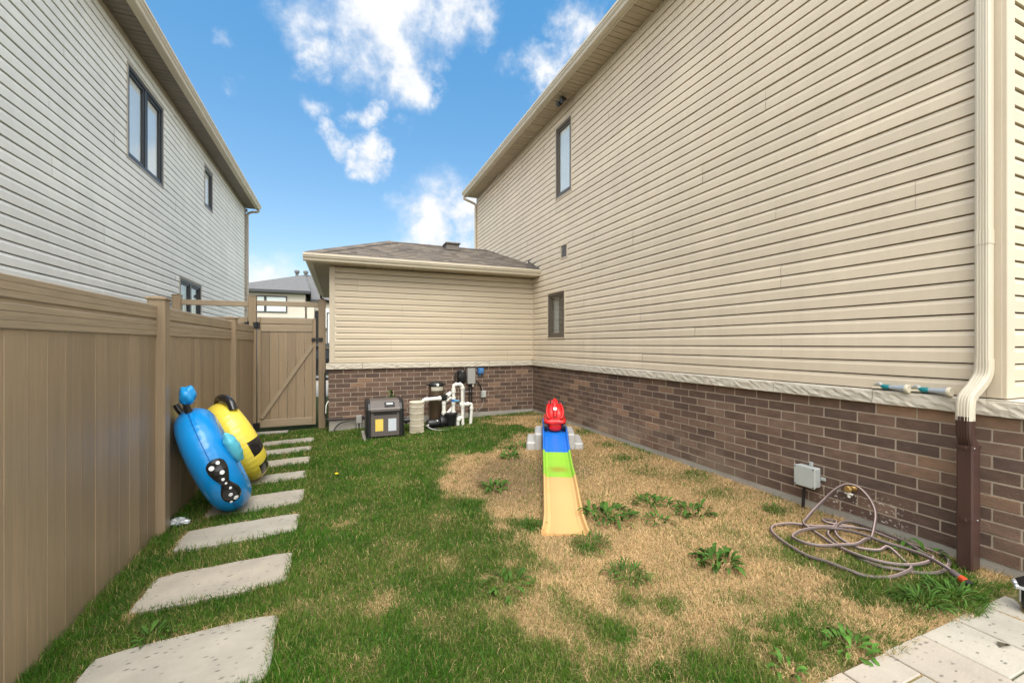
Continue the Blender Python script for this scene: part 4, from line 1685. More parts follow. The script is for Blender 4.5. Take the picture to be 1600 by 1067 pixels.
part('track_section', track(-.02, 1.158, flare=.022), M_SYEL, slide, 'faded yellow lower track section', smooth=45, recalc=True)
part('track_section', track(1.162, 2.028), green_mat(), slide, 'lime green middle track section with dirty puddle', smooth=45, recalc=True)
part('track_section', track(2.032, 3.46), M_SBLUE, slide, 'blue upper track section', smooth=45, recalc=True)
for sg in (-1, 1):
    def blk(w0, w1, z0, z1, s0, s1, b=.03):
        mb = MB()
        T = Matrix((tuple(px_) + (0,), tuple(ax) + (0,), (0, 0, 1, 0), (0, 0, 0, 1))).transposed()
        T.translation = Vector((SX, SY, 0))
        mb.M = T
        mb.box(w0, s0, z0, w1, s1, z1, b)
        return mb
    u_ = blk(sg * .184, sg * .30, -.02, .275, 2.72, 3.32, .022)
    st = part('step', u_, M_STEP, slide, smooth=30)
    part('lower_step', blk(sg * .285, sg * .42, -.02, .145, 2.712, 3.32, .02), M_STEP, st, smooth=30)

# ride-on car on top of the track
car = thing('ride_on_car', tuple(SP(2.95, 0, .33)), 'small red ride-on toy car parked on top of the slide', 'toy car')


def CP(s, w, z):
    return SP(2.60 + s, w, .355 + z)


def rsec(s, hw, z0, z1, n=20, pw=3.):
    l = []
    for k in range(n):
        a = 2 * math.pi * k / n
        ca, sa = math.cos(a), math.sin(a)
        x = abs(ca) ** (2 / pw) * (1 if ca > 0 else -1)
        y = abs(sa) ** (2 / pw) * (1 if sa > 0 else -1)
        l.append(CP(s, hw * x, (z0 + z1) / 2 + (z1 - z0) / 2 * y))
    return l


bd = MB()
bd.loft([rsec(.0, .07, .0, .10), rsec(.015, .088, -.022, .14), rsec(.06, .10, -.032, .16), rsec(.3, .105, -.032, .16), rsec(.5, .105, -.032, .17), rsec(.56, .09, -.01, .16), rsec(.575, .06, .02, .12)])
part('body', bd, M_RED, car, smooth=50, recalc=True)
sk = MB()
sk.loft([rsec(-.015, .11, .085, .125), rsec(.01, .155, .075, .155), rsec(.10, .168, .075, .16), rsec(.42, .165, .08, .17), rsec(.55, .14, .09, .17), rsec(.59, .09, .1, .16)])
part('bumper_skirt', sk, M_RED, car, smooth=50, recalc=True)
hd_ = MB()
hd_.loft([rsec(.015, .085, .13, .20, pw=2.3), rsec(.04, .115, .13, .27, pw=2.3), rsec(.10, .125, .13, .335, pw=2.3), rsec(.16, .112, .13, .375, pw=2.3), rsec(.20, .09, .13, .375, pw=2.3), rsec(.215, .06, .14, .33, pw=2.3)])
part('hood', hd_, M_RED, car, smooth=50, recalc=True)
nose = MB().tube([CP(.02, 0, .19), CP(.045, 0, .27), CP(.09, 0, .34), CP(.15, 0, .395), CP(.20, 0, .41)], [.035, .04, .038, .034, .028], 12)
part('nose_ridge', nose, M_RED, car, smooth=50)
for sg in (-1, 1):
    fe = MB().tube(smooth_path([CP(.0, sg * .085, .16), CP(.03, sg * .115, .22), CP(.09, sg * .112, .30), CP(.16, sg * .085, .355)], 4), .016, 8)
    part('hood_rib', fe, M_RED, car, smooth=50)
    part('handlebar', MB().tube([CP(.19, sg * .05, .365), CP(.19, sg * .16, .365)], .013, 10), M_BLK, car, smooth=50)
    part('handle_post', MB().tube([CP(.19, sg * .055, .32), CP(.20, sg * .06, .40)], .012, 8), M_BLK, car)
    for s in (.07, .46):
        q = px_.to_track_quat('Z', 'Y').to_matrix().to_4x4()
        w = part('wheel', MB().lathe([(.055, -.022), (.062, -.016), (.062, .016), (.055, .022)], 20, Matrix.Translation(CP(s, sg * .135, .045)) @ q), M_BLK, car, smooth=40)
        part('hub', MB().lathe([(.034, -.026), (.036, -.0225), (.036, .0225), (.034, .026)], 16, Matrix.Translation(CP(s, sg * .135, .045)) @ q), M_EGREY, w)
bk = MB()
bk.loft([rsec(.50, .11, .15, .24), rsec(.53, .12, .15, .34), rsec(.56, .11, .15, .36), rsec(.575, .08, .17, .30)])
part('seat_back', bk, M_RED, car, smooth=50, recalc=True)
T = Matrix((tuple(px_) + (0,), tuple(ax) + (0,), (0, 0, 1, 0), (0, 0, 0, 1))).transposed()
T.translation = CP(.04, 0, .275)
st_ = MB(T @ Matrix.Rotation(R(-38), 4, 'X'))
st_.box(-.026, -.047, -.018, .026, -.041, .026, .002)
part('sticker', st_, M_WHT, car)

# ------------------------------------------------------------------ pool equipment by the garage wall
GZ = -.03
ht = thing('pool_heater', (.74, 7.9, GZ), 'grey brown pool heater cabinet with yellow and white labels', 'pool heater')
T = Matrix.Translation((.74, 7.86, GZ))
m_ = MB(T)
m_.box(-.245, -.25, .03, .245, .25, .45, .012)
body = part('cabinet', m_, M_HEAT, ht)
for sg in (-1, 1):
    m_ = MB(T)
    pr = [(-.27, .02), (-.27, .50), (-.22, .60), (-.12, .66), (.18, .66), (.26, .60), (.28, .5), (.28, .02)]
    xa, xb = (.246, .315) if sg > 0 else (-.315, -.246)
    ins = .014
    def lo_(x, k):
        return [(x, y * (1 - k * .06), z if z < .1 else z - k * .012) for y, z in pr]
    m_.loft([lo_(xa, 0), lo_((xa + xb) / 2, 0), lo_(xb, 1)] if sg > 0 else [lo_(xa, 1), lo_((xa + xb) / 2, 0), lo_(xb, 0)])
    part('side_panel', m_, M_BLK, ht, recalc=True)
m_ = MB(T)
pr = [(-.265, .455), (-.285, .47), (-.285, .505), (-.27, .53), (-.15, .635), (-.11, .65), (.15, .65), (.24, .60), (.26, .5), (.26, .455)]
m_.loft([[(x, y, z) for y, z in pr] for x in (-.2455, .2455)])
part('lid', m_, M_HEAT, ht, recalc=True)
tm = T @ Matrix.Translation((.075, -.222, .575)) @ Matrix.Rotation(R(-48.8), 4, 'X')
hn = part('control_panel', MB(tm).box(-.085, -.012, -.055, .085, .012, .055, .006), M_BLK, ht)
part('display', MB(tm).box(-.055, -.0165, -.012, .055, -.0125, .03, .002), M_SILV, hn)
m_ = MB(T)
m_.box(-.19, -.2535, .405, .20, -.2505, .440)
part('recess_shadow_strip', m_, M_BLK, body)  # black strip stands in for shade in the recess below the lid
part('warning_label', MB(T).box(-.165, -.2545, .13, -.035, -.2505, .335), M_YEL, body, 'yellow warning label')
part('rating_label', MB(T).box(.05, -.2545, .12, .185, -.2505, .335), M_LBL, body, 'pale blue white rating label')
part('unions', MB(T).tube([(.31, -.02, .24), (.46, -.02, .25)], .045, 14).tube([(.36, -.02, .24), (.40, -.02, .245)], .062, 14), M_BLK, ht, smooth=40)
solo('equipment_pad', MB().box(.38, 7.52, -.16, 1.02, 8.45, -.035, .008), M_CONC, (.7, 8, -.1), 'concrete slab beneath the pool heater', 'slab')

# filter cartridge standing on the grass
ct = thing('filter_cartridge', (1.315, 7.83, -.02), 'tall cream pleated filter cartridge standing right of the heater', 'filter cartridge')
T = Matrix.Translation((1.315, 7.83, -.02))
part('pleats', MB().lathe([(.128, .02), (.131, .05), (.131, .53), (.128, .55)], 96, T, wave=lambda j: 1 - .05 * (j % 2)), M_CART, ct)
for z in (.14, .255, .365, .475):
    part('band', MB().lathe([(.131, z - .004), (.1345, z - .003), (.1345, z + .003), (.131, z + .004)], 40, T), M_PVC, ct)
part('end_cap', MB().lathe([(.128, .545), (.135, .55), (.135, .565), (.125, .572), (.04, .572)], 32, T), M_CREAM, ct, smooth=40)
part('end_cap', MB().lathe([(.125, .0), (.135, .004), (.135, .02), (.128, .024)], 32, T), M_CREAM, ct, smooth=40)

# filter tank
ft = thing('filter_tank', (1.775, 8.30, 0), 'brown filter tank with black clamp lid against the brick wall', 'filter tank')
T = Matrix.Translation((1.775, 8.30, 0))
part('lower_tank', MB().lathe([(.10, .0), (.135, .01), (.142, .06), (.142, .50), (.150, .52)], 28, T), M_TANK, ft, smooth=40)
part('clamp_ring', MB().lathe([(.150, .51), (.168, .52), (.172, .545), (.172, .565), (.165, .585), (.150, .59)], 28, T), M_BLK, ft, smooth=40)
part('upper_tank', MB().lathe([(.148, .588), (.146, .62), (.142, .70), (.140, .775)], 28, T), M_TANK, ft, smooth=40)
td = part('lid', MB().lathe([(.146, .77), (.152, .78), (.150, .81), (.13, .84), (.08, .862), (.03, .87)], 28, T), M_BLK, ft, smooth=40)
part('lid_lug', MB().box(1.58, 8.27, .79, 1.65, 8.32, .825, .01).box(1.90, 8.27, .79, 1.97, 8.32, .825, .01), M_BLK, td)
# label band wraps the front of the tank
lb = MB()
lp_ = []
for i in range(13):
    a = R(-90 - 52 + 104 * i / 12)
    lp_.append([T @ Vector((math.cos(a) * rr, math.sin(a) * rr, zz)) for rr, zz in ((.143, .69), (.1462, .69), (.1447, .765), (.141, .765))])
lb.loft(lp_)
part('label_band', lb, mat('pale_tank_label', (.50, .47, .38), .5, (.40, .38, .30), 40., nfac=.4), ft, recalc=True)
q = Matrix.Translation((1.775, 8.30 - .149, .805)) @ Matrix.Rotation(R(90), 4, 'X')
part('badge', MB().lathe([(.026, -.004), (.026, .004), (.018, .006)], 16, q).lathe([(.011, .0062), (.011, .0075)], 10, q), [M_WHT], td)

# pool pump
pp = thing('pool_pump', (1.9, 7.98, 0), 'low black pool pump behind the white pipes', 'pump')
qx = Matrix.Rotation(R(90), 4, 'Y')
part('motor', MB().lathe([(.05, 0), (.072, .02), (.078, .05), (.078, .22), (.07, .26), (.06, .27)], 24, Matrix.Translation((1.52, 7.98, .10)) @ qx), M_BLK, pp, smooth=40)
part('strainer_pot', MB().lathe([(.08, .0), (.10, .03), (.105, .12), (.115, .16), (.125, .20), (.128, .235), (.12, .245)], 24, Matrix.Translation((1.99, 7.98, .01))), M_BLK, pp, smooth=40)
part('volute', MB().lathe([(.06, 0), (.11, .02), (.115, .07), (.10, .12), (.07, .16)], 24, Matrix.Translation((1.76, 7.98, .12)) @ qx), M_BLK, pp, smooth=40)
part('lid_ring', MB().lathe([(.13, .235), (.138, .24), (.138, .262), (.10, .275)], 24, Matrix.Translation((1.99, 7.98, .01))), M_BLK, pp, smooth=40)
part('base', MB().box(1.52, 7.90, -.03, 2.05, 8.06, .02, .01), M_BLK, pp)
for x, y, z in ((1.54, 7.90, .085), (1.71, 7.895, .155)):
    part('bolt', MB().ball((x, y, z), .016, nu=10, nv=6), M_WHT, pp)

# white pipework
pw = thing('pool_pipework', (2.1, 8.0, 0), 'white pool pipes with elbows, tees and a black valve', 'pipework')


def pipe(pts, r=.032, name='pipe', m=M_PVC):
    return part(name, MB().tube(pts, r, 14), m, pw, smooth=50)


def fit(a, b, r=.043, name='pipe_fitting', m=M_PVC):
    return part(name, MB().tube([a, b], r, 14), m, pw, smooth=50)


YP = 8.0
pipe(smooth_path([(1.46, YP + .02, .48), (1.463, YP, .53), (1.52, YP, .553), (1.62, YP, .556), (1.84, YP, .562)], 4), .036)
fit((1.50, YP, .548), (1.56, YP, .556))
fit((1.75, YP, .56), (1.80, YP, .562), .046)
vv = part('valve', MB().lathe([(.055, -.05), (.062, -.04), (.062, .04), (.055, .05)], 18, Matrix.Translation((1.86, YP, .575))), M_BLK, pw, smooth=40)
part('valve_handle', MB().box(1.82, YP - .075, .60, 1.92, YP - .045, .635, .008).box(1.845, YP - .07, .55, 1.875, YP - .05, .66, .006), M_BLK, vv)
pipe([(1.86, YP, .53), (1.86, YP, .245)], .036)
fit((1.86, YP, .50), (1.86, YP, .45))
fit((1.86, YP, .31), (1.86, YP, .26), .046)
pipe([(1.90, YP, .585), (2.00, YP + .03, .66)], .034)
fit((1.92, YP, .598), (1.965, YP + .02, .632), .044)
pipe([(1.90, YP, .50), (2.0, YP + .03, .57)], .03)
pipe([(1.90, YP - .01, .235), (2.05, YP + .1, .36)], .03)
pipe(smooth_path([(2.05, YP, .24), (2.05, YP, .60), (2.05, YP, .76), (2.06, YP, .80), (2.10, YP, .815), (2.17, YP, .815), (2.21, YP, .80), (2.225, YP, .76), (2.225, YP, .6), (2.228, YP, .3), (2.235, YP, -.06)], 3), .031)
for a, b in (((2.05, YP, .66), (2.05, YP, .735)), ((2.05, YP, .53), (2.05, YP, .58)), ((2.05, YP, .44), (2.05, YP, .49)), ((2.05, YP, .26), (2.05, YP, .30)),
             ((2.085, YP, .815), (2.11, YP, .815)), ((2.165, YP, .815), (2.19, YP, .813)), ((2.226, YP, .72), (2.226, YP, .765)), ((2.227, YP, .37), (2.227, YP, .47))):
    fit(a, b)
vb = part('valve', MB().tube([(2.05, YP, .485), (2.05, YP, .535)], .046, 14), M_EBLUE, pw, 'small blue valve', smooth=50)
part('valve_handle', MB().box(2.05, YP - .065, .49, 2.15, YP - .04, .525, .006), mat('pale_blue_plastic', (.12, .33, .50), .4), vb)
fit((2.17, YP, .42), (2.28, YP, .42), .044)
pipe(smooth_path([(2.25, YP, .42), (2.36, YP, .425), (2.40, YP, .42), (2.412, YP, .38), (2.405, YP, .2), (2.385, YP, -.05)], 4), .03)
fit((2.31, YP, .423), (2.35, YP, .424))
fit((2.411, YP, .36), (2.41, YP, .32), .04)
pipe(smooth_path([(2.13, YP - .02, .02), (2.13, YP - .02, .1), (2.14, YP, .155), (2.2, YP, .165), (2.235, YP, .16)], 4), .034)
fit((2.12, YP - .02, .12), (2.17, YP - .01, .17), .05)

# power cable on the ground in front of the pump
solo('power_cable', MB().tube(smooth_path([(1.50, 7.90, .085), (1.58, 7.82, .03), (1.72, 7.74, .005), (1.95, 7.74, .005), (2.15, 7.82, .015), (2.3, 8.1, .03)], 6), .011, 8), M_EGREY, (1.9, 7.8, 0),
     'grey cable looping along the ground before the black pump', 'cable', smooth=60)

# electrical boxes on the garage brick
YW = YB
reel = thing('timer_unit', (2.39, YW - .06, .92), 'black round timer unit with cables on the brick wall', 'timer')
q = Matrix.Translation((2.39, YW - .002, .92)) @ Matrix.Rotation(R(90), 4, 'X')
part('housing', MB().box(2.30, YW - .10, .78, 2.48, YW - .002, 1.06, .03), M_BLK, reel, smooth=30)
part('dial_cover', MB().lathe([(.085, .09), (.088, .10), (.08, .12), (.05, .125)], 20, q), M_BLK, reel, smooth=40)
part('clip', MB().box(2.375, YW - .135, 1.02, 2.41, YW - .10, 1.035, .003), M_SILV, reel)
part('cable', MB().tube(smooth_path([(2.32, YW - .05, 1.03), (2.26, YW - .06, .98), (2.25, YW - .06, .86), (2.29, YW - .06, .76), (2.34, YW - .05, .74)], 5), .012, 8), M_BLK, reel)
eb = thing('electrical_box', (2.59, YW - .06, .92), 'tall grey metal electrical box on brick, below the sill', 'electrical box')
part('enclosure', MB().box(2.51, YW - .11, .765, 2.672, YW - .002, 1.085, .006), M_EGREY, eb)
part('cover_lip', MB().box(2.505, YW - .122, .76, 2.677, YW - .1105, 1.09, .004), M_EGREY, eb)
for x, z in ((2.56, .05), (2.61, .05)):
    part('conduit', MB().tube([(x, YW - .05, .766), (x, YW - .05, z)], .014, 8), M_BLK, eb)
part('conduit', MB().tube([(2.46, YW - .04, .72), (2.46, YW - .04, .1)], .010, 8), M_EGREY, eb, 'thin grey conduit')
part('conduit', MB().tube(smooth_path([(2.67, YW - .05, .80), (2.74, YW - .05, .79), (2.80, YW - .05, .72), (2.835, YW - .04, .62), (2.845, YW - .04, .58)], 5), .013, 8), M_BLK, eb, 'curved black conduit')
part('fitting', MB().box(2.535, YW - .07, .735, 2.655, YW - .03, .766, .004), M_BLK, eb)
part('fitting', MB().lathe([(.018, .70), (.018, .764)], 10, Matrix.Translation((2.635, YW - .075, 0))), M_PVC, eb)
part('clamp_bar', MB().box(2.45, YW - .055, .585, 2.66, YW - .043, .60, .002), M_EGREY, eb)
sb_ = thing('blue_outlet_box', (2.82, YW - .04, 1.02), 'small blue outlet box on brick right of the grey box', 'outlet box')
part('box', MB().box(2.755, YW - .08, .955, 2.885, YW - .002, 1.085, .012), M_EBLUE, sb_, smooth=30)
part('cover', MB().box(2.775, YW - .098, .975, 2.865, YW - .0805, 1.065, .006).lathe([(.02, .08), (.02, .115)], 10, Matrix.Translation((2.82, YW - .0, 1.03)) @ Matrix.Rotation(R(90), 4, 'X')), mat('light_blue_plastic', (.09, .24, .48), .4), sb_)
part('spigot_stub', MB().tube([(2.80, YW - .04, .955), (2.80, YW - .04, .905)], .018, 10), M_EBLUE, sb_)
ob = thing('weatherproof_socket', (2.88, YW - .04, .51), 'small pale grey weatherproof socket low on the garage brick', 'socket')
part('box', MB().box(2.825, YW - .06, .44, 2.945, YW - .002, .60, .014), M_EGREY, ob, smooth=30)
part('flap', MB().box(2.84, YW - .082, .455, 2.93, YW - .0605, .585, .008), M_PGREY, ob, smooth=30)
part('cable', MB().tube(smooth_path([(2.885, YW - .03, .44), (2.88, YW - .04, .34), (2.80, YW - .06, .22), (2.66, YW - .06, .12), (2.50, YW - .1, .10), (2.4, YW - .2, .16)], 5), .005, 6), M_EGREY, ob)
# conduit round the corner of the garage
cd = thing('black_conduit', (.1, YW - .03, .2), 'black conduit along the foot of the garage brick, turning up at corner', 'conduit')
part('pipe', MB().tube(smooth_path([(-.245, YW - .02, 1.06), (-.245, YW - .02, .5), (-.245, YW - .025, .26), (-.22, YW - .03, .19), (-.12, YW - .035, .175), (.2, YW - .035, .18), (.50, YW - .035, .195)], 5), .014, 8), M_BLK, cd, smooth=50)
part('cable', MB().tube(smooth_path([(-.10, YW - .12, -.06), (-.06, YW - .07, .03), (.03, YW - .06, .10), (.18, YW - .06, .135), (.36, YW - .06, .145), (.48, YW - .1, .15)], 5), .012, 8), M_BLK, cd, smooth=50)
part('white_cable', MB().tube(smooth_path([(-.235, YW - .045, .30), (-.225, YW - .05, .45), (-.19, YW + .0, .52)], 4), .009, 6), M_PVC, cd)
sw = thing('disconnect_switch', (.36, YW - .1, .1), 'grey disconnect bracket beside the heater cabinet', 'switch box')
part('box', MB().box(.30, YW - .10, .08, .40, YW - .02, .23, .006), M_EGREY, sw)
part('leg', MB().box(.315, YW - .09, -.06, .335, YW - .06, .08), M_EGREY, sw)
part('leg', MB().box(.37, YW - .09, -.06, .39, YW - .06, .08), M_EGREY, sw)

# ------------------------------------------------------------------ things on the right brick wall
jb = thing('junction_box', (XB - .05, 2.59, .38), 'pale grey junction box on the long brick wall above dry grass', 'junction box')
part('box', MB().box(XB - .085, 2.50, .29, XB - .002, 2.68, .468, .008), M_PGREY, jb, smooth=30)
part('cover', MB().box(XB - .097, 2.494, .284, XB - .0855, 2.686, .474, .006), M_PGREY, jb, smooth=30)
for y, z in ((2.508, .298), (2.672, .298), (2.508, .46), (2.672, .46)):
    part('screw', MB().ball((XB - .098, y, z), .006, nu=8, nv=4), M_BLK, jb)
for y0, y1, z0, z1 in ((2.565, 2.60, .468, .505), (2.455, 2.50, .36, .39)):
    part('lug', MB().box(XB - .012, y0, z0, XB - .001, y1, z1, .004), M_PGREY, jb)
part('conduit', MB().tube([(XB - .05, 2.61, .30), (XB - .055, 2.615, .27), (XB - .06, 2.625, .06)], [.018, .013, .013], 10), M_BLK, jb, smooth=50)

tap = thing('garden_tap', (XB - .05, 2.235, .36), 'brass garden tap with white handle low on the brick wall', 'tap')
q = Matrix.Translation((XB - .002, 2.235, .372)) @ Matrix.Rotation(R(-90), 4, 'Y')
part('flange', MB().lathe([(.03, 0), (.032, .004), (.03, .012), (.022, .018), (.014, .05), (.014, .07)], 14, q), M_BRASS, tap, smooth=40)
part('knob', MB().lathe([(.012, .06), (.028, .066), (.030, .08), (.022, .092)], 8, q), M_BRASS, tap)
part('spout', MB().tube([(XB - .06, 2.235, .37), (XB - .065, 2.235, .335), (XB - .066, 2.235, .30)], [.012, .013, .012], 10), M_PVC, tap, smooth=40)
part('lever', MB().box(XB - .08, 2.205, .325, XB - .055, 2.265, .338, .004), M_PVC, tap)

# hose: one continuous length
HA = [(3.69, 1.43), (3.72, 1.5), (3.80, 1.64), (3.81, 1.77), (3.77, 1.89), (3.76, 2.03), (3.73, 2.14), (3.68, 2.19), (3.59, 2.22), (3.42, 2.25), (3.29, 2.23), (3.25, 2.18), (3.24, 2.1), (3.32, 2.03), (3.46, 1.99), (3.56, 1.94), (3.69, 1.95)]
HB = [(3.63, 2.37), (3.57, 2.3), (3.52, 2.16), (3.47, 2.03), (3.44, 1.89), (3.46, 1.78), (3.54, 1.7), (3.64, 1.64), (3.76, 1.61), (3.87, 1.63), (3.90, 1.69), (3.92, 1.74), (3.96, 1.84), (4.0, 1.96), (4.02, 2.06), (4.01, 2.16), (3.98, 2.22), (3.9, 2.24),
      (3.75, 2.19), (3.62, 2.1), (3.57, 2.01), (3.58, 1.93), (3.66, 1.85), (3.76, 1.84)]
HC = [(3.6, 1.63), (3.46, 1.61), (3.34, 1.63), (3.23, 1.7), (3.19, 1.79), (3.17, 1.91), (3.15, 2.03), (3.18, 2.19), (3.22, 2.32), (3.28, 2.4), (3.38, 2.46), (3.47, 2.45), (3.56, 2.4), (3.64, 2.33), (3.78, 2.26), (3.88, 2.18), (3.96, 2.08), (3.98, 2.0)]
HD = [(3.97, 1.9), (3.98, 1.83), (4.01, 1.76), (4.02, 1.69), (3.96, 1.59), (3.84, 1.54), (3.71, 1.53), (3.59, 1.58), (3.5, 1.65), (3.44, 1.73), (3.45, 1.87), (3.54, 2.07), (3.63, 2.18), (3.80, 2.24), (3.94, 2.30), (3.88, 2.36), (3.83, 2.3), (3.96, 2.17)]
ARCH = [(3.86, 1.985, .14), (3.96, 2.02, .235), (3.99, 2.055, .31), (4.0, 2.11, .375), (4.0, 2.175, .415), (4.0, 2.255, .405), (3.97, 2.32, .345), (3.93, 2.38, .25), (3.84, 2.42, .15), (3.72, 2.41, .09)]


def gl(pts, off):
    return [(x, y, float(gz(np.array(x), np.array(y))) + off + .006 * math.sin(i * 1.7)) for i, (x, y) in enumerate(pts)]


path = gl(HA, .055)
path[0] = (path[0][0], path[0][1], path[0][2] - .01)
path += [(3.78, 1.96, .11)] + ARCH + gl(HB, .032) + [(3.70, 1.72, .07)] + gl(HC, .022) + gl(HD, .018)
# pale stripe along the hose: second material by face ring
hs = thing('garden_hose', (3.6, 2.0, .06), 'grey and pink garden hose lying in loose coils by brick wall', 'hose')
hm = MB()
hp = smooth_path(path, 5)
hm.tube(hp, .0115, 10)
nf = len(hm.f)
hm.m = [1 if (k % 10) in (7, 2) else 0 for k in range(nf)]
part('tube', hm, [M_HOSE, mat('pink_stripe', (.46, .33, .30), .45)], hs, smooth=60)
d0 = (Vector(path[0]) - Vector(path[1])).normalized()
c0 = Vector(path[0])
q = Matrix.Translation(c0) @ d0.to_track_quat('Z', 'Y').to_matrix().to_4x4()
part('collar', MB().lathe([(.015, -.05), (.019, -.04), (.019, .0), (.017, .01)], 14, q), M_HOSE, hs, smooth=40)
part('coupling', MB().lathe([(.017, .01), (.022, .014), (.023, .03), (.021, .05)], 14, q), M_ORNG, hs, 'orange end coupling', smooth=40)
part('socket_rim', MB().lathe([(.020, .05), (.023, .054), (.021, .075), (.017, .078), (.014, .066)], 14, q), M_BLK, hs, smooth=40)

# two spray nozzles on the sill
for i, (y0, lab) in enumerate(((2.055, 'teal and silver hose nozzle on stone sill, farther from the downspout'), (1.815, 'teal and silver hose nozzle on stone sill, nearer the downspout'))):
    nz_ = thing('hose_nozzle', (XS - .035, y0 - .11, ZSL1), lab, 'hose nozzle', 'hose nozzles on the sill')
    q = Matrix.Translation((XS - .044, y0 - .085, ZSL1 + .026)) @ Matrix.Rotation(R(90), 4, 'X') @ Matrix.Rotation(R(-6), 4, 'Y')
    part('barrel', MB().lathe([(.014, .0), (.016, .02), (.019, .05), (.027, .10), (.029, .115)], 18, q), M_NSIL, nz_, smooth=40)
    part('head_ring', MB().lathe([(.030, .114), (.034, .118), (.034, .134), (.029, .138), (.02, .136)], 18, q), M_CREAM, nz_, smooth=40)
    part('grip', MB().lathe([(.013, -.055), (.019, -.045), (.020, -.01), (.016, .004)], 14, q), M_TEAL, nz_, smooth=40)
    X_ = XS - .044
    part('trigger', MB().tube(smooth_path([(X_, y0 - .045, ZSL1 + .02), (X_ - .004, y0 - .02, ZSL1 + .016), (X_ - .004, y0 + .03, ZSL1 + .012)], 4), [.012, .0115, .011, .010, .010, .009, .008, .007, .006], 10), M_CREAM, nz_, smooth=40)
    part('tap_connector', MB().tube(smooth_path([(X_, y0 - .035, ZSL1 + .035), (X_ + .004, y0 - .015, ZSL1 + .05), (X_ + .008, y0 + .02, ZSL1 + .036)], 4), [.014, .0145, .0145, .013, .011, .009, .008, .007, .006], 10), M_PGREY, nz_, smooth=40)

# castor of a wheeled cart at the edge of the patio
ca = thing('wheeled_cart', (3.75, 1.0, .06), 'black and silver cart corner with castor wheel on the patio', 'cart')
WC = Vector((3.675, 1.125, .125))
axl = Vector((.45, -.9, 0)).normalized()
q = Matrix.Translation(WC) @ axl.to_track_quat('Z', 'Y').to_matrix().to_4x4()
w = part('wheel', MB().lathe([(.05, -.022), (.062, -.016), (.065, 0), (.062, .016), (.05, .022)], 28, q), M_TYRE, ca, smooth=40)
part('hub', MB().lathe([(.034, .018), (.036, .0235), (.03, .026), (.012, .03)], 20, q), M_WHT, w, smooth=40)
part('fork', MB(q).box(-.012, -.012, .03, .012, .085, .036).box(-.012, -.012, -.036, .012, .085, -.03), M_STEEL, ca)
part('frame_bar', MB(Matrix.Translation((3.695, 1.115, .196)) @ Matrix.Rotation(R(-64), 4, 'Z')).box(-.075, -.045, -.012, .55, -.005, .012, .005).box(-.075, .005, -.012, .55, .05, .012, .005), mat('silver_frame', (.50, .51, .53), .35, metal=.5), ca)
m_ = MB(Matrix.Translation((3.70, 1.115, .208)) @ Matrix.Rotation(R(-64), 4, 'Z'))
m_.loft([[(-.06, -.05, 0), (-.06, .06, 0), (.02, .06, .06), (.02, -.05, .06)], [(.6, -.05, .0), (.6, .06, .0), (.6, .06, .06), (.6, -.05, .06)]])
part('deck', m_, M_BLK, ca, recalc=True)

# ------------------------------------------------------------------ far house across the street
far_h = thing('far_house', (-1, 50, -.2), 'grey roofed pale house across the street beyond the gate', 'house')
M_FW = mat('pale_render', (.62, .56, .47), .8, (.56, .5, .42), .7)
M_FWW = mat('white_render', (.78, .76, .72), .8)
M_FR = mat('far_grey_shingle', (.15, .15, .15), .95, (.115, .115, .118), 4., bump=.3, bscale=8)
M_FST = mat('grey_ledgestone', (.27, .26, .25), .9, (.2, .2, .195), 4., (1, 1, 5))
M_FDK = mat('charcoal_trim', (.045, .047, .05), .5)
# house spans x -9.5..5 at y 45
part('wall', MB().box(-9.5, 45, -.3, -3.05, 57, 6.35), M_FW, far_h)
part('stone_veneer', MB().box(-9.55, 44.92, -.3, -3.0, 44.998, 4.1), M_FST, far_h)
part('porch_wall', MB().box(-3.04, 46.2, -.3, 6, 57, 5.8), M_FW, far_h)
part('white_bay', MB().box(-1.55, 45.9, 3.2, 6, 46.19, 5.1), M_FWW, far_h)
f_ = MB()
f_.add([(-10, 44.4, 6.62), (-2.55, 44.4, 6.62), (-2.55, 45.6, 6.62), (-2.55, 45.7, 5.95), (6.4, 45.7, 5.95), (6.4, 58, 6.3), (-10, 58, 6.6), (-3.4, 50.5, 9.05), (1.2, 50.8, 9.05)],
       [(0, 1, 7), (1, 2, 7), (2, 3, 7), (3, 4, 8, 7), (4, 5, 8), (5, 6, 7, 8), (6, 0, 7)])
rr = part('roof', f_, M_FR, far_h)
part('fascia', MB().box(-10, 44.38, 6.38, -2.55, 44.5, 6.63).box(-2.6, 45.68, 5.72, 6.4, 45.8, 5.97), M_FDK, far_h)
part('soffit_edge', MB().box(-9.9, 44.5, 6.36, -2.6, 45.0, 6.40), M_FDK, far_h)
for x in (-4.15, -3.3):
    part('roof_vent', MB().lathe([(.15, -.3), (.15, .10), (.25, .14), (.25, .32), (.22, .38), (.06, .42)], 12, Matrix.Translation((x, 50.2, 9.02))), M_FR, rr, smooth=40)


def far_window(x0, x1, z0, z1, y, mul=None):
    f_ = MB()
    for (a, b, c, d) in ((x0, x1, z0, z0 + .1), (x0, x1, z1 - .1, z1), (x0, x0 + .1, z0 + .1, z1 - .1), (x1 - .1, x1, z0 + .1, z1 - .1)):
        f_.box(a, y - .08, c, b, y - .002, d)
    if mul:
        f_.box(mul - .1, y - .08, z0 + .1, mul + .1, y - .002, z1 - .1)
    w_ = part('window', f_, M_FDK, far_h)
    part('pane', MB().box(x0 + .1, y - .04, z0 + .1, x1 - .1, y - .03, z1 - .1), M_GLASS, w_)
    part('pane_backing', MB().box(x0 + .1, y - .02, z0 + .1, x1 - .1, y - .012, z1 - .1), M_BACKING, w_)


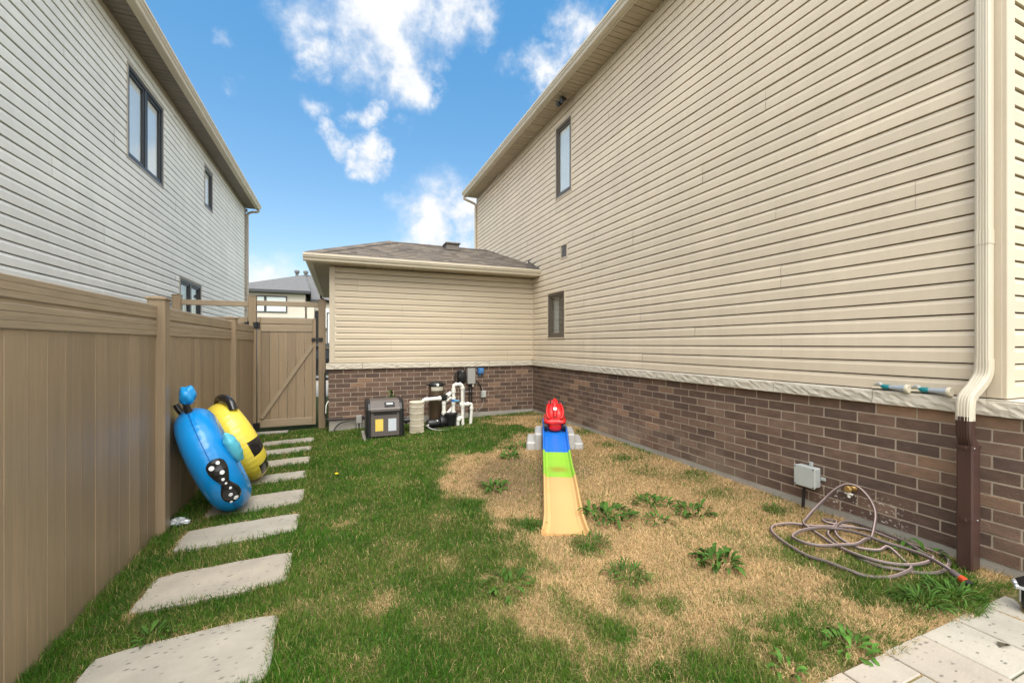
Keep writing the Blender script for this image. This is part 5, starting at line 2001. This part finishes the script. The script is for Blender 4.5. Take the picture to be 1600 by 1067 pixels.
far_window(-7.95, -4.55, 4.55, 6.1, 45., -6.35)
far_window(-1.15, .9, 1.6, 4.75, 45.9, -.1)
part('pillar', MB().box(-2.85, 45.0, -.3, -2.25, 45.6, 5.3), M_FW, far_h)
part('garage_door', MB().box(-2.2, 45.95, -.2, -.2 - 1.4, 46.19, 4.9), M_DARK, far_h)
part('porch_roof', MB().box(-2.9, 44.3, 1.35, 4.0, 45.9, 1.65), M_FDK, far_h)
part('porch_beam', MB().box(-2.9, 44.25, .55, 4.0, 44.45, .75), M_FDK, far_h)

# parked car seen through the slit by the gate post
pc = thing('parked_car', (-.6, 21, -.06), 'dark parked car glimpsed between the gate post and garage corner', 'car')
prof = [(-.9, .25), (-.95, .6), (-.9, .85), (-.72, .95), (-.55, 1.42), (.9, 1.46), (1.5, 1.0), (2.3, .88), (2.45, .6), (2.4, .25)]
T = Matrix.Translation((-1.1, 21, -.06))
part('body', MB(T).loft([[(x, 0, z) for x, z in prof], [(x, 1.7, z) for x, z in prof]]), mat('dark_car_paint', (.02, .021, .024), .25, coat=.6), pc, recalc=True)
part('side_window', MB(T).add([(-.55, -.006, 1.0), (1.35, -.006, 1.0), (.85, -.006, 1.38), (-.45, -.006, 1.36), (-.55, .01, 1.0), (1.35, .01, 1.0), (.85, .01, 1.38), (-.45, .01, 1.36)],
                              [(0, 1, 2, 3), (7, 6, 5, 4), (0, 4, 5, 1), (2, 6, 7, 3)]), mat('car_glass', (.05, .06, .07), .08), pc)
for x in (-.45, 1.85):
    w = part('wheel', MB().lathe([(.27, -.11), (.31, -.08), (.31, .08), (.27, .11)], 20, T @ Matrix.Translation((x, .1, .31)) @ Matrix.Rotation(R(90), 4, 'X')), M_TYRE, pc, smooth=40)
    part('rim', MB().lathe([(.19, .10), (.20, .115), (.1, .118)], 16, T @ Matrix.Translation((x, .1, .31)) @ Matrix.Rotation(R(90), 4, 'X')), M_STEEL, w)

# ------------------------------------------------------------------ weeds


def leaf_mesh(L_, W2, lobes, bend, m):
    mb = MB()
    n = 9
    rows = []
    for i in range(n + 1):
        t_ = i / n
        w = W2 * (math.sin(math.pi * min(1, t_ * .92 + .04)) ** .7)
        if lobes:
            w *= .55 + .45 * abs(math.sin(t_ * math.pi * lobes))
        if i == n:
            w = .001
        x = L_ * t_ * (1 - .25 * bend * t_)
        z = L_ * bend * (t_ - 1.05 * t_ * t_) * .9
        rows.append([(x, -w, z + w * .35), (x, 0, z), (x, w, z + w * .35)])
    mb.loft(rows, closed=False)
    return mb.mesh('leaf', m, smooth=60)


LEAF = [leaf_mesh(.13, .017, 4.2, .75, M_LEAF), leaf_mesh(.11, .015, 3.6, .55, M_LEAF), leaf_mesh(.15, .018, 5., .95, M_LEAF)]
NARROW = [leaf_mesh(.12, .0045, 0, .9, M_LEAF), leaf_mesh(.10, .004, 0, .7, M_LEAF), leaf_mesh(.14, .005, 0, 1.0, M_LEAF)]
BROAD = [leaf_mesh(.13, .019, 2.3, .8, M_LEAFB), leaf_mesh(.16, .021, 1.7, .95, M_LEAFB), leaf_mesh(.10, .017, 2.0, .6, M_LEAFB)]


def weed(x, y, n, sc, spread, label, kind=LEAF):
    z = float(gz(np.array(x), np.array(y))) + .005
    w = thing('weed', (x, y, z), label, 'weed', 'weeds in the lawn')
    n = int(n * (1.6 if kind is LEAF else 3 if kind is NARROW else 1))
    sc = sc * (.84 if kind is LEAF else 1)
    for i in range(n):
        a = 2 * math.pi * (i + random.uniform(-.3, .3)) / n * 2.4
        rr = spread * math.sqrt(random.random()) * .75
        o = inst('leaf', random.choice(kind), w, (x + rr * math.cos(a), y + rr * math.sin(a), z + random.uniform(0, .012)))
        o.rotation_euler = (random.uniform(-.35, .35), random.uniform(-.75, .15), a + random.uniform(-.9, .9))
        k = sc * random.uniform(.75, 1.2)
        o.scale = (k, k, k)
    return w


WEEDS = [(2.27, 3.24, 46, 1.15, .27, 'largest leafy green weed, right beside the yellow slide end'),
         (2.84, 3.30, 30, .95, .20, 'leafy weed between the slide weed and the paired weed near it'),
         (3.04, 2.99, 30, 1.0, .19, 'ragged dark weed on dry grass, right one of the upper pair'),
         (2.62, 2.97, 16, .8, .13, 'small pale weed below the upper pair on dry grass'),
         (2.50, 2.25, 34, 1.0, .18, 'bushy dark weed standing alone in the middle of dry grass'),
         (1.83, 2.37, 34, .85, .16, 'dense round dark weed below the yellow slide end', NARROW),
         (1.85, 2.86, 26, .8, .17, 'low dark weed just in front of the yellow slide end', NARROW),
         (1.58, 4.42, 24, 1.15, .16, 'spiky weed on bare soil left of the slide'),
         (2.21, 5.46, 16, 1.1, .15, 'small weed left of the lime green slide section'),
         (2.53, 5.9, 14, 1.0, .18, 'small weed just left of the grey slide step'),
         (1.56, 3.36, 18, .8, .11, 'little weed touching the left edge of the yellow slide', NARROW),
         (3.72, 2.69, 14, .7, .11, 'tiny weed on dry grass left of the junction box', NARROW),
         (1.02, 2.62, 16, .9, .18, 'green weed blended into the lawn centre'),
         (3.82, 1.78, 10, .9, .10, 'weed growing up through the hose coils')]
for a in WEEDS:
    weed(*a)
weed(2.41, 1.33, 30, .72, .12, 'bright broad-leaved weed at the corner of the patio', BROAD)
weed(1.96, 1.36, 14, .6, .06, 'bright broad leaf clump cut by the bottom edge of photo', BROAD)
weed(3.98, 1.68, 7, .8, .06, 'broad-leaved seedling at foot of brick behind the hose', BROAD)
weed(3.22, 1.40, 30, .95, .14, 'dark grassy tuft spilling over the patio edge, left one of two', NARROW)
weed(3.47, 1.36, 36, 1.0, .15, 'dark grassy tuft spilling over the patio edge, right one of two', NARROW)
weed(-.98, 3.02, 14, .75, .12, 'feathery weed in the grass above the widest stepping stone', LEAF)
pl = thing('wall_plant', (.93, 8.45, .58), 'small green sprig growing against brick above the heater', 'plant')
part('stem', MB().tube([(.93, 8.5, .2), (.935, 8.5, .5), (.95, 8.48, .72)], .006, 6), M_LEAF, pl)
for i in range(14):
    o = inst('leaf', random.choice(LEAF), pl, (.93 + random.uniform(-.02, .03), 8.48, .56 + random.uniform(-.06, .14)))
    o.rotation_euler = (random.uniform(-.5, .5), random.uniform(-.8, .3), random.uniform(0, 6.28))
    o.scale = (1.0,) * 3
fw = thing('dandelion', (-.03, 5.63, -.05), 'single yellow dandelion flower in the green lawn', 'flower')
part('bloom', MB().lathe([(.006, .045), (.02, .055), (.022, .062), (.012, .068)], 12, Matrix.Translation((-.03, 5.63, -.05))), M_FLOW, fw)
part('stalk', MB().tube([(-.03, 5.63, -.06), (-.03, 5.63, -.002)], .003, 6), M_LEAF, fw)
dl = MB()
dl.add([(3.10, 1.045, .064), (3.13, 1.03, .085), (3.175, 1.03, .064), (3.135, 1.07, .072), (3.13, 1.045, .065)], [(0, 1, 3), (1, 2, 3), (0, 3, 4), (3, 2, 4)])
solo('fallen_leaf', dl, mat('dead_leaf', (.10, .085, .05), .7), (3.13, 1.05, .062), 'curled dry leaf lying on the pale patio slabs', 'leaf')

# ------------------------------------------------------------------ grass blades


def blades(P, h, w, lean, az, cols, name, m, tipdark=None):
    n = len(P)
    z = gz(P[:, 0], P[:, 1]) + (fbm(P[:, 0] * 3, P[:, 1] * 3, 8) - .5) * .03 - .004
    ca, sa = np.cos(az), np.sin(az)
    fa = rng.uniform(0, np.pi, n)
    wx, wy = np.cos(fa) * w / 2, np.sin(fa) * w / 2
    co = np.empty((n, 5, 3))
    base = np.stack([P[:, 0], P[:, 1], z], 1)
    mid = base + np.stack([ca * lean * h * .35, sa * lean * h * .35, h * .55 * np.sqrt(np.clip(1 - (lean * .35) ** 2, .1, 1))], 1)
    tip = base + np.stack([ca * lean * h, sa * lean * h, h * np.sqrt(np.clip(1 - np.minimum(lean, .97) ** 2, .04, 1))], 1)
    off = np.stack([wx, wy, np.zeros(n)], 1)
    co[:, 0], co[:, 1] = base - off, base + off
    co[:, 2], co[:, 3] = mid - off * .75, mid + off * .75
    co[:, 4] = tip
    i0 = np.arange(n) * 5
    q = np.stack([i0, i0 + 1, i0 + 3, i0 + 2], 1)
    t_ = np.stack([i0 + 2, i0 + 3, i0 + 4], 1)
    cc = np.repeat(cols[:, None, :], 5, 1)
    me = np_mesh(name, co.reshape(-1, 3), quads=q, tris=t_, cols=cc.reshape(-1, 3), mats=[m])
    o = bpy.data.objects.new(name, me)
    COL.objects.link(o)
    return props(o, kind='stuff')


def clear_of(P):
    k = np.ones(len(P), bool)
    for (x0, x1, y0, y1) in STONES:
        e = .026
        k &= ~((P[:, 0] > x0 + e) & (P[:, 0] < x1 - e) & (P[:, 1] > y0 + e) & (P[:, 1] < y1 - e))
    k &= ~((P[:, 1] < 1.238 + .03 * np.sin(P[:, 0] * 9)) & (P[:, 0] > 1.0))
    k &= ~((P[:, 0] > .36) & (P[:, 0] < 1.03) & (P[:, 1] > 7.58) & (P[:, 1] < 8.45))
    rel = P - np.array([SX, SY])
    s = rel @ np.array([ax.x, ax.y])
    w = rel @ np.array([px_.x, px_.y])
    k &= ~((s > .0) & (s < 3.4) & (np.abs(w) < .17))
    k &= ~((P[:, 1] > 8.66) & (P[:, 0] > -.18))
    k &= ~((np.abs(P[:, 0] - 1.315) < .13) & (np.abs(P[:, 1] - 7.83) < .13))
    return k


M_GRASS = tone_mat('grass_blade', .55, 0, .25)
M_STRAW = tone_mat('straw_blade', .7, 0, .15)
NCAND = 1150000
C_ = np.stack([rng.uniform(-1.48, 4.06, NCAND), rng.uniform(.95, 9.1, NCAND)], 1)
dist = C_[:, 0] * .3786 + C_[:, 1] * .9256
wt = np.clip((2.0 / np.maximum(dist, .5)) ** 1.5, .10, 1)
C_ = C_[rng.random(NCAND) < wt]
C_ = C_[clear_of(C_)]
dist = C_[:, 0] * .3786 + C_[:, 1] * .9256
g = greenness(C_[:, 0], C_[:, 1])
tuft = fbm(C_[:, 0] * 9, C_[:, 1] * 9, 55)
isg = rng.random(len(C_)) < np.clip(g * 1.05 - .02, .05 + .16 * np.clip((fbm(C_[:, 0] * 2.2, C_[:, 1] * 2.2, 201) - .40) * 4, 0, 1), .95)
keep = np.where(isg, True, rng.random(len(C_)) < .62)
C_, dist, g, tuft, isg = C_[keep], dist[keep], g[keep], tuft[keep], isg[keep]
wid = .0030 * np.clip(dist / 2.6, 1, 2.6)
# green
P = C_[isg]
n = len(P)
hmap = .55 + .9 * tuft[isg] + .25 * g[isg]
h = rng.uniform(.018, .046, n) * hmap * np.where(rng.random(n) < .05, 1.5, 1)
edge = np.zeros(n)
for (x0, x1, y0, y1) in STONES:
    d_ = np.maximum(np.maximum(x0 - P[:, 0], P[:, 0] - x1), np.maximum(y0 - P[:, 1], P[:, 1] - y1))
    edge = np.maximum(edge, (np.abs(d_) < .07))
h *= 1 + .25 * edge + .45 * (P[:, 0] < -1.38)
pt = ((P[:, 1] < 1.40) & (P[:, 0] > 2.6) & (rng.random(n) < .8))
h *= 1 + .5 * pt
az = rng.uniform(0, 2 * np.pi, n)
az = np.where(pt, rng.normal(-1.25, .4, n), az)
lean = np.clip(rng.normal(.5, .22, n), .05, .95)
lean = np.where(pt, np.clip(lean + .25, 0, .95), lean)
mixc = rng.random(n)[:, None]
hue = fbm(P[:, 0] * 1.7, P[:, 1] * 1.7, 91)[:, None]
col = np.array([.034, .118, .007]) * (1 - mixc) + np.array([.098, .215, .018]) * mixc
patch = np.clip((fbm(P[:, 0] * 3.3, P[:, 1] * 3.3, 131) - .42) * 4, 0, 1)[:, None]
col = col * (1 - .38 * patch) + np.array([.17, .225, .035]) * .38 * patch
col = col * (.66 + .62 * hue)
lush = np.clip((P[:, 1] - 5) / 2.5, 0, 1)[:, None]
col = col * (1 - .18 * lush) + np.array([.03, .115, .008]) * .18 * lush
straw = (rng.random(n) < .08 + .16 * patch[:, 0])[:, None]
col = np.where(straw, np.array([.34, .28, .11]) * (.7 + .5 * rng.random(n)[:, None]), col)
blades(P, h, wid[isg], lean, az, col, 'green_grass', M_GRASS)
# dry
P = C_[~isg]
n = len(P)
h = rng.uniform(.016, .058, n) * (.6 + .8 * tuft[~isg])
lean = np.clip(rng.normal(.9, .12, n), .35, .985)
mixc = rng.random(n)[:, None]
col = np.array([.36, .235, .105]) * (1 - mixc) + np.array([.71, .50, .255]) * mixc
br = np.clip(np.exp(-((P[:, 0] - 1.75) ** 2 / .16 + (P[:, 1] - 4.55) ** 2 / .35)) + .9 * np.exp(-((P[:, 0] - 2.1) ** 2 / .1 + (P[:, 1] - 5.0) ** 2 / .3)), 0, .8)[:, None]
col = col * (.72 + .56 * fbm(P[:, 0] * 6, P[:, 1] * 6, 150)[:, None])
col = col * (1 - .45 * br)
blades(P, h, wid[~isg] * .85, lean, rng.uniform(0, 2 * np.pi, n), col, 'dry_grass', M_STRAW)
print('blades', int(isg.sum()), int((~isg).sum()))
